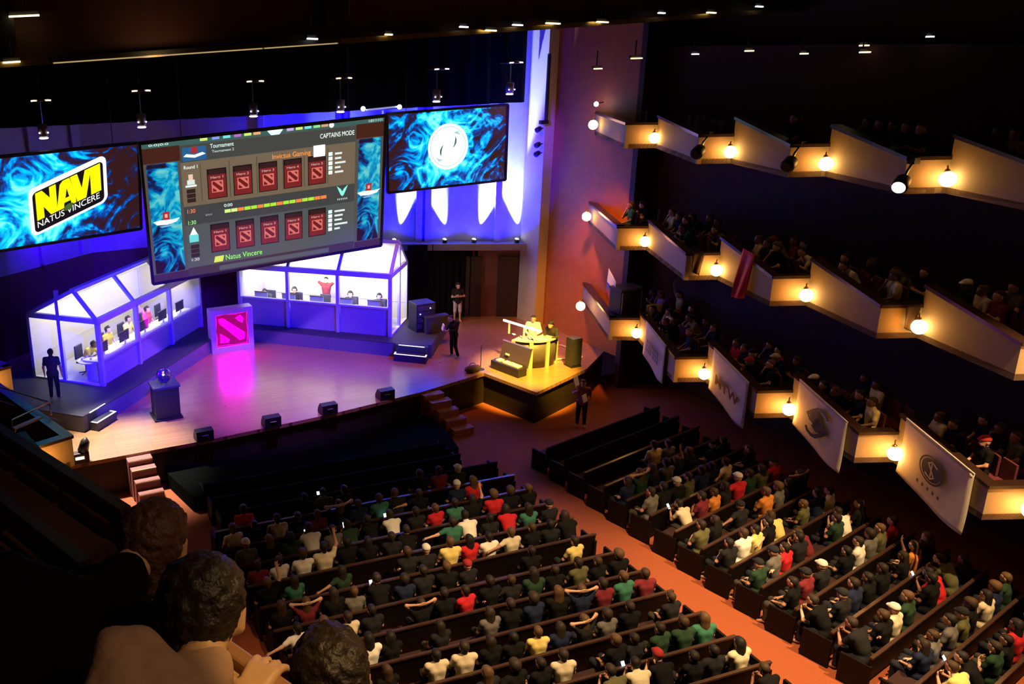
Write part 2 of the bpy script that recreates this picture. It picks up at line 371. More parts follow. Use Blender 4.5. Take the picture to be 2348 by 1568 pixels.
struct('trim_gallery_ledge', MB().slab([(*A0, 3.08), (*A1, 3.08), (*A1, 3.36), (*A0, 3.36)], -nA, .62), mat('ledge_paint', (.30, .26, .26), .6))
for i, t in enumerate((.10, .295, .32, .52, .545, .76)):
    p = Vector((A0[0] + (A1[0] - A0[0]) * t, A0[1] + (A1[1] - A0[1]) * t, 0)); d = Vector((A1[0] - A0[0], A1[1] - A0[1], 0)).normalized()
    struct('trim_pilaster', MB().obb(p - nA * .1 + Vector((0, 0, 9.4)), (d, nA, (0, 0, 1)), (.13, .14, 6.1)), pale)
for i, t in enumerate((.06, .17, .30)):
    p = Vector((A0[0] + (A1[0] - A0[0]) * t, A0[1] + (A1[1] - A0[1]) * t, 0)); d = Vector((A1[0] - A0[0], A1[1] - A0[1], 0)).normalized()
    o = struct('door_%d' % (i + 1), MB().obb(p - nA * .06 + Vector((0, 0, 1.35)), (d, nA, (0, 0, 1)), (.48, .05, 1.35)), mat('dark_door', (.03, .012, .012), .5))
for i in range(5):
    p = Vector((-2.4 + i * 1.75, 32.3 + i * 1.22, 6.6)); struct('trim_panel_joint', MB().obb(p, ((.82, .57, 0), (-.57, .82, 0), (0, 0, 1)), (.08, .1, 3.2)), pale)
# proscenium header with a gilded lower lip, border curtain behind it
hd = mat('header_brown', (.085, .030, .030), .75, var=.25, scale=.8)
def hz(x): return 11.02 + (x + 3) * .044
struct('wall_header', MB().slab([(-2.9, 20.6, hz(-2.9)), (24.3, 20.6, hz(24.3)), (24.3, 20.6, 16), (-2.9, 20.6, 16)], (0, 1, 0), .35), hd)
struct('trim_header_lip', MB().beam((-2.9, 20.55, hz(-2.9) + .02), (24.3, 20.55, hz(24.3) + .02), .5, .12), mat('gilt_lip', (.55, .36, .12), .28, .9, var=.5, scale=9))
for p0, w in (((1.05, 20.3), .55), ((8.6, 20.3), .6)):
    struct('trim_header_rib', MB().box((p0[0], 20.3, hz(p0[0]) + .35), (p0[0] + w, 20.62, 16)), black)
mb = MB(); n = 96; zz = (9.15, 14.5); xs = [-2.8 + 24.3 * i / n for i in range(n + 1)]
vs = [(x, 30.45 + .10 * math.sin(i * 1.9), z) for z in zz for i, x in enumerate(xs)]
mb.add(vs, [(i, i + 1, i + n + 2, i + n + 1) for i in range(n)]); tag(mb.build('border_curtain', drape, None, True), 'wide black pleated border curtain hanging above the three screens', 'curtain')
# ------------------------------------------------------------------ side boxes
CX = 10.38
def bays(first=True):
    """plan corners of the stepped box fronts, stage end first: (start, convex corner, recessed corner)"""
    out = [((22.25, 27.0), (20.08, 22.87), (20.95, 22.42)), ((20.95, 22.42), (19.18, 18.9), (20.05, 18.53))]
    y = 18.53
    while y > -1:
        out.append(((20.05, y), (19.18, y - 2.6), (20.05, y - 2.96))); y -= 2.96
    return out
TIER = {'lowest': 2.40, 'middle': 5.57, 'upper': 8.92}
def rise_of(i): return (0, .22)[i] if i < 2 else .46
lampglass = glow('sconce_glass', (1.0, .62, .20), 14)
brass = mat('brass', (.6, .38, .12), .3, .9)
seatred = mat('box_seat_cloth', (.10, .012, .016), .85)
BOXSEATS = {}
def slab_under(tier, zt):
    poly = [(22.25, 24.9), (22.25, 27.0)]
    for s, c, r in bays(): poly += [s, c]
    poly += [(20.3, -2.9), (24.3, -2.9), (24.3, 24.9)]
    return struct('floor_%s_tier' % tier, MB().prism(poly[1:] if poly[1] == poly[2] else poly, zt - .8, zt - .66), mat('tier_slab', (.07, .025, .02), .8))
def make_bay(tier, zt, i, s, c, r, mir=False):
    f = (lambda p: Vector((2 * CX - p[0], p[1], 0))) if mir else (lambda p: Vector((p[0], p[1], 0)))
    s, c, r = f(s), f(c), f(r); side = 'left-hand wall' if mir else 'right-hand wall'
    nm = '%s box from the stage on the %s tier' % (ORD[i], tier)
    t = thing('theatre_box', 'cream stepped front of the %s, %s' % (nm, side), 'theatre box', c + Vector((0, 0, zt - .8)), 'stepped box fronts along the %s' % side)
    up = Vector((0, 0, 1)); rz_ = rise_of(i)
    for nme, a, b, ra in (('parapet_slant', s, c, rz_), ('parapet_return', c, r, 0)):
        d = (b - a).normalized(); nn = Vector((-d.y, d.x, 0)); nn = nn if (nn.x > 0) != mir else -nn
        MB().slab([a + up * (zt - .8), b + up * (zt - .8), b + up * (zt - .06), a + up * (zt - .06 + ra)], nn, .12).build(nme, cream, t)
        MB().beam(a - d * .02 + nn * .09 + up * (zt - .02 + ra), b + d * .02 + nn * .09 + up * (zt - .02), .26, .08).build('cap_rail', caprail, t)
    return s, c, r
def sconce(p, label, sgn=-1, e=55):
    p = Vector(p); t = thing('wall_sconce', label, 'wall lamp', p, 'round amber lamps under the box fronts')
    MB().ball(p + Vector((sgn * .02, -.05, 0)), .17).build('globe', lampglass, t, True)
    MB().lathe(p + Vector((0, 0, .12)), [(.02, .10), (.05, .08), (.07, .02), (.06, 0)], 12).build('bracket_cup', brass, t, True)
    MB().tube([p + Vector((0, 0, .2)), p + Vector((.06, .05, .26)), p + Vector((.14, .1, .26))], .018, 8).build('bracket_arm', brass, t)
    point('sconce_lamp', p + Vector((sgn * .24, .02, .02)), (1.0, .31, .025), e * .80, .16)
NB = {'lowest': 7, 'middle': 6, 'upper': 6}
for tier, zt in TIER.items():
    slab_under(tier, zt)
    for i, (s, c, r) in enumerate(bays()[:NB[tier]]):
        S, C, R = make_bay(tier, zt, i, s, c, r)
        if i == 0: sconce(((21.0, 25.6, zt - .40) if tier == 'lowest' else (21.6, 26.35, zt - .37)), 'round amber lamp at the stage end of the %s tier' % tier, -1, {'lowest': 28, 'middle': 20, 'upper': 12}[tier])
        sconce((R.x - .22, R.y - .12, zt - .45), 'round amber lamp beside the %s box from the stage, %s tier' % (ORD[i], tier), -1, {'lowest': 27, 'middle': 22, 'upper': 15}[tier])
        BOXSEATS[(tier, i)] = (S, C, R, zt - .66)
LB = [((-.9, 31.0), (.85, 26.9), (-.1, 26.55)), ((-.1, 26.55), (1.86, 20.9), (.75, 20.55)), ((.75, 20.55), (1.62, 17.6), (.75, 17.25)), ((.75, 17.25), (1.62, 14.6), (.75, 14.25))]
for i, (s, c, r) in enumerate(LB):
    f = lambda p: (2 * CX - p[0], p[1]); make_bay('lowest', 2.4, i, f(s), f(c), f(r), True)
    if i < 2: sconce((r[0] + .30, r[1] - .26, 2.0), 'round amber lamp beside the %s box from the stage, left-hand wall' % ORD[i], 1, 22)
struct('floor_left_low_tier', MB().prism([(-2.9, 31), LB[0][0], LB[0][1], LB[0][2], LB[1][1], LB[1][2], LB[2][1], LB[2][2], LB[3][1], (.6, 9), (-2.9, 9)][::-1], 1.6, 1.74), mat('tier_slab'))
struct('floor_left_middle_tier', MB().prism([(-2.9, 16.0), (-.45, 16.0), (1.56, 10.78), (.9, 9.6), (.2, 9.4), (-2.9, 9.4)][::-1], 4.77, 4.9), mat('tier_slab'))
for tier, zt in TIER.items():      # rear partition of the boxes
    struct('wall_%s_boxes' % tier, MB().box((23.2, -2.9, zt - .66), (23.35, 24.7, zt + 2.3)), mat('box_back', (.07, .018, .020), .85))
# parapets of the left-hand middle tier, seen from above
t = thing('box_parapet', 'dark inner parapet with a brass strip, middle tier of the left-hand wall', 'parapet', (.4, 10.9, 4.9))
MB().beam((-.25, 12.65, 5.57), (.85, 9.75, 5.57), .16, .10).build('padded_cap', caprail, t)
MB().beam((.0, 11.55, 5.25), (.68, 9.75, 5.25), .05, .04).build('brass_strip', brass, t)
MB().beam((-.18, 12.65, 5.2), (.85, 9.75, 5.2), .08, .66).build('panel', mat('red_panel', (.05, .012, .010), .6), t)
t = thing('box_parapet', 'dark outer parapet with a coppery strip, middle tier of the left-hand wall', 'parapet', (.9, 12.5, 4.9))
MB().beam((-.2, 15.3, 5.57), (1.55, 10.82, 5.57), .16, .10).build('padded_cap', caprail, t)
for k in range(3): a = Vector((-.15, 14.9, 5.28)) + Vector((1.56, -3.96, 0)) * (k / 3); MB().beam(a, a + Vector((1.56, -3.96, 0)) * .29, .04, .04).build('copper_strip', mat('copper', (.55, .20, .07), .3, .9), t)
MB().beam((-.16, 15.3, 5.2), (1.58, 10.82, 5.2), .08, .66).build('panel', mat('red_panel'), t)
t = thing('guard_rail', 'thin pale metal guard rail at the stage end of the left-hand boxes', 'rail', (1.4, 22.5, 2.4))
MB().tube([(.2, 24.6, 2.75), (1.55, 22.5, 2.75), (.55, 21.7, 2.75)], .022, 8).build('top_rail', mat('pale_metal', (.75, .62, .55), .3, .8), t)
MB().tube([(.2, 24.1, 2.5), (1.85, 21.9, 2.35)], .018, 8).build('lower_rail', mat('pale_metal'), t)
for q in ((.2, 24.6), (1.55, 22.5), (.55, 21.7)): MB().tube([(*q, 2.38), (*q, 2.75)], .018, 8).build('post', mat('pale_metal'), t)
t = thing('music_stand_light', 'white strip lamp clipped above the left-hand box rail', 'lamp', (.75, 21.6, 2.6))
MB().beam((.55, 21.45, 2.62), (1.25, 21.9, 2.62), .12, .05).build('shade', mat('white_enamel', (.8, .75, .62), .4), t)
MB().tube([(.6, 21.4, 2.6), (.5, 21.3, 2.4)], .02, 8).build('stem', brass, t)
# ------------------------------------------------------------------ banners hung over the lowest tier
def frame_on(i, t0, w, drop, off=.06):
    s, c, r = [Vector((*p, 0)) for p in bays()[i]]; d = (c - s).normalized(); n = Vector((d.y, -d.x, 0))
    if n.x > 0: n = -n
    L_ = (c - s).length; o = s + d * (L_ * t0) + n * off; return o, d, n, w, drop
def banner(i, t0, w, drop, label, m, sag=.10):
    o, d, n, w, drop = frame_on(i, t0, w, drop); z = TIER['lowest'] + .05; rz_ = rise_of(i); Ls = (Vector((*bays()[i][1], 0)) - Vector((*bays()[i][0], 0))).length; top = lambda u: rz_ * (1 - t0 - u * w / Ls)
    t = thing('hanging_banner', label, 'banner', o + Vector((0, 0, z)), 'cloth banners hung over the lowest box fronts')
    nu, nv = 14, 16; vs = []
    for jv in range(nv + 1):
        for iu in range(nu + 1):
            u = iu / nu; v = jv / nv; vs.append(o + d * (u * w + .07 * v * math.sin(v * 3)) + n * (.015 + .035 * math.sin(u * 7 + v * 2) * v) + Vector((0, 0, z + top(u) - v * drop - sag * v * math.sin(u * PI) - .10 * u * v)))
    fs = [(a + b * (nu + 1), a + 1 + b * (nu + 1), a + 1 + (b + 1) * (nu + 1), a + (b + 1) * (nu + 1)) for a in range(nu) for b in range(nv)]
    c = MB().add(vs, fs).build('cloth', m, t, True); so = c.modifiers.new('thick', 'SOLIDIFY'); so.thickness = .008
    MB().beam(o + n * .02 + Vector((0, 0, z + top(0) + .01)), o + d * w + n * .02 + Vector((0, 0, z + top(1) + .01)), .03, .03).build('top_hem', m, t)
    return t, (lambda x, y: o + d * (x * w) + n * .085 + Vector((0, 0, z + top(x) - y * drop)))
cloth_w = mat('banner_cloth', (.62, .56, .48), .85, var=.08); cloth_g = mat('banner_cloth_grey', (.52, .50, .50), .85, var=.1)
ink = mat('banner_ink', (.025, .028, .05), .7); inkg = mat('banner_ink_grey', (.11, .11, .14), .8, var=.4, scale=25); inkr = mat('banner_ink_red', (.16, .03, .05), .8)
def quads(P, pts, closed=True): return [P(x, y) for x, y in pts]
def stroke(P, pts, w, aspect, m, name, parent):
    """a painted line of constant width through pts (banner units 0..1)"""
    vs = []; n = len(pts)
    for k, (x, y) in enumerate(pts):
        a = pts[max(k - 1, 0)]; b = pts[min(k + 1, n - 1)]; dx, dy = (b[0] - a[0]) * aspect, b[1] - a[1]; l = math.hypot(dx, dy) or 1
        vs += [P(x - dy / l * w / aspect, y + dx / l * w), P(x + dy / l * w / aspect, y - dx / l * w)]
    return MB().add(vs, [(2 * k, 2 * k + 1, 2 * k + 3, 2 * k + 2) for k in range(n - 1)]).build(name, m, parent)
def text_mesh(s, bold=0):
    cu = bpy.data.curves.new('lettering', 'FONT'); cu.body = s; cu.offset = bold; cu.size = 1; cu.align_x = 'CENTER'; cu.align_y = 'CENTER'; cu.resolution_u = 3
    o = bpy.data.objects.new('lettering', cu); COL.objects.link(o); bpy.context.view_layer.update()
    me = bpy.data.meshes.new_from_object(o.evaluated_get(bpy.context.evaluated_depsgraph_get())); bpy.data.objects.remove(o); return me
def text_on(P, s, cx, cy, hgt, wid, m, name, parent, bold=0):
    """lettering laid on a surface map P(x, y): centre, height and total width in map units"""
    me = text_mesh(s, bold); xs = [v.co.x for v in me.vertices]; ys = [v.co.y for v in me.vertices]
    w = max(xs) - min(xs); h = max(ys) - min(ys); mx = (max(xs) + min(xs)) / 2; my = (max(ys) + min(ys)) / 2; off = wloc(parent)
    for v in me.vertices: v.co = P(cx + (v.co.x - mx) / w * wid, cy + (v.co.y - my) / h * hgt) - off
    return link(name, me, m, parent)
t, P = banner(1, .26, 2.2, 1.12, 'greyish banner with faded grey lettering, banner closest to the stage', cloth_g)
for k, y in enumerate((.42, .55, .68)): text_on(P, ('IIIIIII', 'HIHIH', 'IIHII')[k], .5, y, -.11, .56, inkg, 'faded_lettering', t, .03)
t, P = banner(2, .16, 2.0, 1.25, 'white banner with a row of dark red letters, second banner from the stage', cloth_g)
text_on(P, 'MTW', .52, .60, -.24, .66, inkr, 'lettering', t, .03)
t, P = banner(3, .13, 2.05, 1.25, 'white banner with a bold dark S-shaped emblem', cloth_w)
for sg in (1, -1):
    g = lambda x, y: (.5 + sg * (x - .5), .5 + sg * (y - .5))
    stroke(P, [g(*q) for q in ((.70, .26), (.66, .19), (.58, .17), (.50, .20), (.40, .33), (.30, .47), (.36, .53), (.45, .56), (.50, .47), (.56, .36))], .038, 1.3, ink, 'emblem_stroke', t)
    MB().add([P(*g(.30, .42)), P(*g(.46, .60)), P(*g(.60, .36)), P(*g(.50, .30))], [(0, 1, 2, 3)]).build('emblem_wedge', ink, t)
t, P = banner(4, .10, 2.15, 1.35, 'white banner with a round black emblem, banner farthest from the stage', cloth_w)
def disc(P, cx, cy, r0, r1, asp, m, name, parent, n=40):
    vs = [P(cx + r / asp * math.cos(2 * PI * k / n), cy + r * math.sin(2 * PI * k / n)) for r in (r0, r1) for k in range(n)]
    return MB().add(vs, [(k, (k + 1) % n, (k + 1) % n + n, k + n) for k in range(n)]).build(name, m, parent)
disc(P, .5, .46, .005, .19, 1.33, ink, 'emblem_disc', t); disc(P, .5, .46, .205, .235, 1.33, ink, 'emblem_ring', t)
Pf = lambda x, y, P=P: P(x, y) + (P(x, y) - P(x, y)) + Vector((-.006, -.003, 0))
for sg in (1, -1):
    g = lambda x, y: (.5 + sg * (x - .5), .46 + sg * (y - .46))
    stroke(Pf, [g(*q) for q in ((.58, .36), (.50, .31), (.45, .37), (.50, .46))], .016, 1.33, cloth_w, 'emblem_curl', t)
stroke(Pf, [(.5, .34), (.5, .58)], .012, 1.33, cloth_w, 'emblem_bar', t)
text_on(P, 'IIIII', .5, .80, -.06, .34, inkg, 'small_lettering', t)
# red flag over the middle tier, tricolour on the first low box
def cloth_quad(name, label, cat, q, m, n=10, wave=.05, nrm=(-1, -.4, 0)):
    q = [Vector(p) for p in q]; nn = Vector(nrm).normalized(); vs = []
    for j in range(n + 1):
        for i in range(n + 1):
            u, v = i / n, j / n; vs.append((q[0] * (1 - u) + q[1] * u) * (1 - v) + (q[3] * (1 - u) + q[2] * u) * v + nn * wave * math.sin(u * 9 + v * 3) * (.3 + v))
    o = MB().add(vs, [(i + j * (n + 1), i + 1 + j * (n + 1), i + 1 + (j + 1) * (n + 1), i + (j + 1) * (n + 1)) for i in range(n) for j in range(n)]).build(name, m, None, True)
    so = o.modifiers.new('thick', 'SOLIDIFY'); so.thickness = .012; tag(o, label, cat); return o
cloth_quad('red_flag', 'red cloth draped over a box front on the middle tier', 'flag', [(19.62, 17.35, 5.98), (19.40, 16.75, 5.95), (19.30, 16.85, 4.72), (19.42, 17.4, 4.62)], mat('red_cloth', (.55, .012, .03), .75))
def tricol():
    m = bpy.data.materials.new('tricolour_cloth'); m.use_nodes = True; nt = m.node_tree; N = nt.nodes; L = nt.links
    tc = N.new('ShaderNodeTexCoord'); sp = N.new('ShaderNodeSeparateXYZ'); cr = N.new('ShaderNodeValToRGB'); cr.color_ramp.interpolation = 'CONSTANT'
    L.new(tc.outputs['Generated'], sp.inputs[0]); L.new(sp.outputs['Z'], cr.inputs[0]); L.new(cr.outputs[0], N['Principled BSDF'].inputs['Base Color'])
    e = cr.color_ramp.elements; e[0].color = (.32, .03, .04, 1); e[1].position = .30; e[1].color = (.03, .07, .42, 1); x = e.new(.52); x.color = (.85, .85, .9, 1); N['Principled BSDF'].inputs['Roughness'].default_value = .8; return m
cloth_quad('tricolour_flag', 'white, blue and red flag draped on the first low box', 'flag', [(21.35, 24.6, 3.62), (20.62, 23.35, 3.50), (20.58, 23.3, 2.62), (21.3, 24.6, 2.72)], tricol(), wave=.015)
t = thing('equipment_case', 'black equipment case standing in the first low box', 'case', (20.95, 23.3, 1.74))
MB().box((20.55, 22.95, 1.74), (21.45, 23.55, 3.25)).build('case_body', black, t, bevel=.02)
MB().box((20.52, 22.92, 3.25), (21.48, 23.58, 3.32)).build('case_lid', mat('case_edge', (.04, .04, .045), .35), t)
for x in (20.58, 21.42): MB().tube([(x, 22.93, 1.8), (x, 22.93, 3.2)], .02, 8).build('corner_rail', mat('steel', (.5, .5, .52), .3, .9), t)
cloth_quad('yellow_cloth', 'yellow cloth hanging at the rear of the first low box', 'cloth', [(21.5, 22.75, 2.72), (22.1, 22.6, 2.72), (22.05, 22.55, 1.78), (21.5, 22.7, 1.78)], mat('straw_cloth', (.62, .50, .18), .8), wave=.02)
# spotlights clamped to the upper rail, cloths over the middle rail
for k, (p, lit) in enumerate((((18.95, 15.72, 8.50), 0), ((18.78, 12.74, 8.42), 1), ((18.98, 18.68, 8.50), 0))):
    p = Vector(p); t = thing('rail_spotlight', ('black spotlight hanging off the upper tier rail, unlit, third box', 'spotlight with a glaring white lens hanging off the upper tier rail', 'black spotlight hanging off the upper tier rail, unlit, second box')[k], 'spotlight', p)
    ax = Vector((-.85, -.35, -.35)); MB().lathe(p, [(.10, -.22), (.16, -.12), (.17, .16), (.14, .2)], 16, ax).build('can', black, t, True); MB().lathe(p + ax.normalized() * .2, [(.13, 0), (.12, .02)], 16, ax).build('lens', glow('spot_lens', (1, .95, .95), 20) if lit else caprail, t)
    MB().tube([p, p + Vector((.2, .05, .25)), p + Vector((.5, .15, .42))], .03, 8).build('arm', mat('steel'), t); MB().box(p + Vector((.42, .08, .36)), p + Vector((.6, .24, .5))).build('clamp', black, t)
t = thing('cherry_lamp', 'small white ball lamp above the stage-end lamp of the upper tier', 'lamp', (21.9, 26.6, 9.25)); MB().ball((21.9, 26.6, 9.25), .085).build('globe', glow('ball_white', (1, .95, 1), 14), t); MB().tube([(21.9, 26.6, 9.25), (22.3, 26.7, 9.3)], .02, 6).build('arm', black, t)
for k, (i, lab) in enumerate(((1, 'dark jacket slung over the rail of the second box, middle tier'), (3, 'dark jacket slung over the rail of the fourth box, middle tier'))):
    c0, r0 = Vector((*bays()[i][1], 0)), Vector((*bays()[i][2], 0)); u0 = (r0 - c0).normalized(); n0 = Vector((-.4, -.92, 0)); a = c0 + u0 * (.12 if k == 0 else .5); z = 5.6
    cloth_quad('slung_jacket', lab, 'jacket', [a + n0 * .1 + UPZ * z, a + u0 * .34 + n0 * .1 + UPZ * z, a + u0 * .26 + n0 * .12 + UPZ * (z - .66), a + u0 * .02 + n0 * .12 + UPZ * (z - .55)], mat('jacket_brown', (.03, .018, .014), .9), wave=.03, nrm=n0)
# ------------------------------------------------------------------ pews
pewm = mat('pew_dark_wood', (.0055, .0025, .0025), .6, var=.3, spec=.2); pewc = mat('pew_cushion', (.022, .005, .006), .9); railm = mat('pew_rail', (.05, .025, .02), .3)
def pew(x0, x1, yc, slope, xm, label, grp):
    y0 = yc + (x0 - xm) * slope; y1 = yc + (x1 - xm) * slope; a = Vector((x0, y0, FZ)); d = Vector((x1 - x0, y1 - y0, 0)); l = d.length; d.normalize(); n = Vector((-d.y, d.x, 0)); up = Vector((0, 0, 1))
    t = thing('pew', label, 'pew', a, grp); tilt = (up - n * .16).normalized(); m = a + d * l / 2
    MB().obb(m + up * .46 - n * .02, (d, tilt, n), (l / 2, .36, .025)).build('backrest', pewm, t)
    MB().obb(m + up * .845 - n * .085, (d, n, up), (l / 2, .035, .02)).build('top_rail', railm if yc < 19.4 else drape, t)  # front rows take a matte black rail, shade put into the colour
    MB().obb(m + up * .41 + n * .27, (d, n, up), (l / 2, .23, .05)).build('seat', pewc, t)
    for s in (0, l): MB().obb(a + d * s + up * .33 + n * .18, (d, n, up), (.03, .3, .33)).build('end_panel', pewm, t)
    return a, d, n, l
MAIN, WALL = [], []
PITCH = .88
for k in range(-3, 13):
    yc = 19.35 - PITCH * k; x0 = 5.0 + (.4 if k < 0 else 0); x1 = 13.7 - (.7 if k < -1 else 0)
    r = pew(x0, x1, yc, -.065, 9.8, 'dark wooden pew of the wide main block, %s row from the stage' % ORD[k + 3], 'pews of the wide main block')
    if k >= 0: MAIN.append((k, r))
for k in range(0, 18):
    yc = 20.4 - PITCH * k; x0 = 15.55; x1 = 20.9
    r = pew(x0, x1, yc, .2, 17.0, 'dark wooden pew of the narrow wall-side block, %s row from the stage' % ORD[k], 'pews of the narrow wall-side block')
    if k >= 3: WALL.append((k - 3, r))
t = thing('dark_floor_cover', 'low black cloth cover added to darken the floor before the stage', 'black cover', (9.5, 23, FZ))  # black cover added so the floor before the stage stays dark
cover = [(5.1, 22.3), (13.6, 21.9), (14.0, 23.6), (13.75, 24.75), (10.3, 24.4), (6.0, 24.2), (4.75, 24.25)]
MB().prism(cover, FZ, FZ + .42).build('skirt', mat('dark_cover_cloth', (.003, .0035, .003), 1.0, bump=.3, spec=.03), t); MB().prism(cover, FZ + .42, FZ + .47).build('cover_cloth', mat('dark_cover_cloth', (.003, .0035, .003), 1.0, bump=.3, spec=.03), t)
# ------------------------------------------------------------------ stage furniture
UP = Vector((0, 0, 1))
white_fr = mat('booth_frame', (.42, .42, .48), .45, var=.05); inwall = mat('booth_inner_wall', (.46, .43, .38), .7, var=.06); skirt = mat('booth_skirt', (.30, .28, .36), .6, var=.1)
deck = mat('riser_deck', (.030, .030, .045), .55); deskm = mat('desk_white', (.85, .85, .86), .4); tape = glow('white_tape_glow', (.95, .92, 1.0), 1.6)  # tape whiteness is put in as glow, it is no lamp
monm = mat('monitor_shell', (.03, .03, .035), .4); skinm = None
def booth(name, label, P, u, w, L_, D, z0, zw, ze, zr, tr, nb, parts_side):
    """glass-fronted player booth: P front corner, u along the front, w towards the rear"""
    P = Vector((*P, 0)); u = Vector((*u, 0)).normalized(); w = Vector((*w, 0)).normalized(); at = lambda a, b, z: P + u * a + w * b + UP * z
    t = thing(name, label, 'player booth', at(0, 0, z0), 'glass player booths')
    b = .07
    posts = [(L_ * k / nb, 0) for k in range(nb + 1)]
    for a, _ in posts: MB().beam(at(a, 0, z0), at(a, 0, ze), .16, .12, up=u).build('post', white_fr, t)
    for a in (0, L_): MB().beam(at(a, D, z0), at(a, D, ze), .12, .12, up=u).build('post', white_fr, t)
    MB().beam(at(0, D * .55, z0), at(0, D * .55, zr - .05), .14, .1, up=u).build('door_post', white_fr, t)
    MB().beam(at(-.06, 0, ze), at(L_ + .06, 0, ze), .16, .2).build('eaves_beam', white_fr, t)
    MB().beam(at(0, 0, zw - .04), at(L_, 0, zw - .04), .14, .08).build('sill_beam', white_fr, t)
    for k in range(nb): MB().slab([at(L_ * k / nb + .08, .02, z0), at(L_ * (k + 1) / nb - .08, .02, z0), at(L_ * (k + 1) / nb - .08, .02, zw - .08), at(L_ * k / nb + .08, .02, zw - .08)], w, .05).build('skirt_panel', skirt, t)
    for k in range(nb): MB().slab([at(L_ * k / nb + .08, 0, zw), at(L_ * (k + 1) / nb - .08, 0, zw), at(L_ * (k + 1) / nb - .08, 0, ze - .1), at(L_ * k / nb + .08, 0, ze - .1)], w, .012).build('window_pane', glass('clear_glass'), t)
    # rear wall, far end wall, roof
    MB().slab([at(0, D, z0), at(L_, D, z0), at(L_, D, ze), at(0, D, ze)], w, .08).build('rear_wall', inwall, t)
    for z in (z0 + .75, z0 + 1.45): MB().beam(at(0, D - .015, z), at(L_, D - .015, z), .02, .025).build('wall_rail', mat('wall_joint', (.5, .5, .5), .4), t)
    MB().slab([at(L_, 0, z0), at(L_, D, z0), at(L_, D, ze), at(L_, D * tr, zr), at(L_, 0, ze)], u, .05).build('end_wall', inwall if not parts_side else glass('clear_glass'), t)
    MB().slab([at(0, D * tr, zr), at(L_, D * tr, zr), at(L_, D, ze + .05), at(0, D, ze + .05)], UP, .08).build('rear_roof', skirt, t)
    MB().slab([at(.05, D * tr + .05, zr - .03), at(L_ - .05, D * tr + .05, zr - .03), at(L_ - .05, D, ze), at(.05, D, ze)], -UP, .03).build('roof_lining', inwall, t)
    for k in range(nb):
        MB().slab([at(L_ * k / nb + .05, .05, ze + .1), at(L_ * (k + 1) / nb - .05, .05, ze + .1), at(L_ * (k + 1) / nb - .05, D * tr, zr), at(L_ * k / nb + .05, D * tr, zr)], UP, .012).build('roof_pane', glass('clear_glass'), t)
    for a, _ in posts: MB().beam(at(a, 0, ze), at(a, D * tr, zr), .12, .1).build('roof_rafter', white_fr, t)
    MB().beam(at(-.05, D * tr, zr), at(L_ + .05, D * tr, zr), .2, .12).build('ridge_beam', white_fr, t)
    # near end: glazed gable with a cross rail
    MB().beam(at(0, 0, ze), at(0, D, ze), .12, .18).build('gable_rail', white_fr, t)
    MB().beam(at(0, D * tr, zr), at(0, D, ze), .12, .12).build('gable_rafter', white_fr, t)
    MB().beam(at(0, 0, z0 + .03), at(0, D, z0 + .03), .12, .06).build('threshold', mat('bright_edge', (.7, .68, .75), .3), t)
    MB().slab([at(0, .08, z0 + .06), at(0, D * .52, z0 + .06), at(0, D * .52, ze - .1), at(0, .08, ze - .1)], u, .012).build('side_pane', glass('clear_glass'), t)
    MB().slab([at(0, D * .58, z0 + .06), at(0, D - .08, z0 + .06), at(0, D - .08, ze - .1), at(0, D * .58, ze - .1)], u, .012).build('side_pane', glass('clear_glass'), t)
    MB().obb(at(L_ / 2, D / 2, z0 + .02), (u, w, UP), (L_ / 2 - .06, D / 2 - .06, .02)).build('floor_panel', mat('booth_floor', (.4, .4, .45), .5), t)
    return at
def riser(label, poly, z):
    t = thing('stage_riser', label, 'platform', (poly[0][0], poly[0][1], 0))
    MB().prism(poly, 0, z - .03).build('riser_body', mat('riser_side', (.10, .10, .14), .7), t); MB().prism(poly, z - .03, z).build('riser_deck', deck, t)
def steps(label, c, d, n, w):
    """two treads edged with white tape; c front centre on the stage, d along the tread, n up the flight"""
    c = Vector((*c, 0)); d = Vector((*d, 0)).normalized(); n = Vector((*n, 0)).normalized(); t = thing('stage_steps', label, 'steps', c)
    MB().obb(c + n * .16 + UP * .14, (d, n, UP), (w / 2, .16, .14)).build('tread', deck, t); MB().obb(c + n * .46 + UP * .27, (d, n, UP), (w / 2, .14, .27)).build('tread', deck, t)
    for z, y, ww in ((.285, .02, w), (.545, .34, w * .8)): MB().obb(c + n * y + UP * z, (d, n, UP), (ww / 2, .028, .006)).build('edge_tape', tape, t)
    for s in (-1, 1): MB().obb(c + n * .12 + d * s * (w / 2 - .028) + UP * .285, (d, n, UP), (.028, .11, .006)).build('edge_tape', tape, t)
uL = Vector((4.81, 5.05, 0)).normalized(); wL = Vector((-uL.y, uL.x, 0)); ZB = .55
riser('dark blue-lit platform under the left-hand booth', [(1.2, 28.0), (2.75, 26.5), (4.25, 27.8), (9.1, 32.7), (6.6, 35.6), (.6, 31.0)], ZB)
steps('two small dark steps with white edges before the left-hand booth', (3.52, 26.75), (.72, .69), (-.69, .72), 1.0)
atL = booth('player_booth', 'glass booth with a sloped blue-edged roof, left-hand side of the stage', (3.79, 28.87), uL[:2], wL[:2], 6.95, 2.8, ZB, 1.5, 2.85, 3.85, .3, 3, False)
uR = Vector((-4.5, 4.15, 0)).normalized(); wR = Vector((uR.y, -uR.x, 0)); wR = wR if wR.y > 0 else -wR
riser('dark blue-lit platform under the right-hand booth', [(15.15, 28.15), (15.9, 27.75), (18.0, 30.2), (17.2, 31.4), (12.2, 35.7), (9.6, 33.5)], ZB)
steps('two small dark steps with white edges beside the right-hand booth', (14.96, 27.72), (.735, -.678), (.62, .78), 1.25)
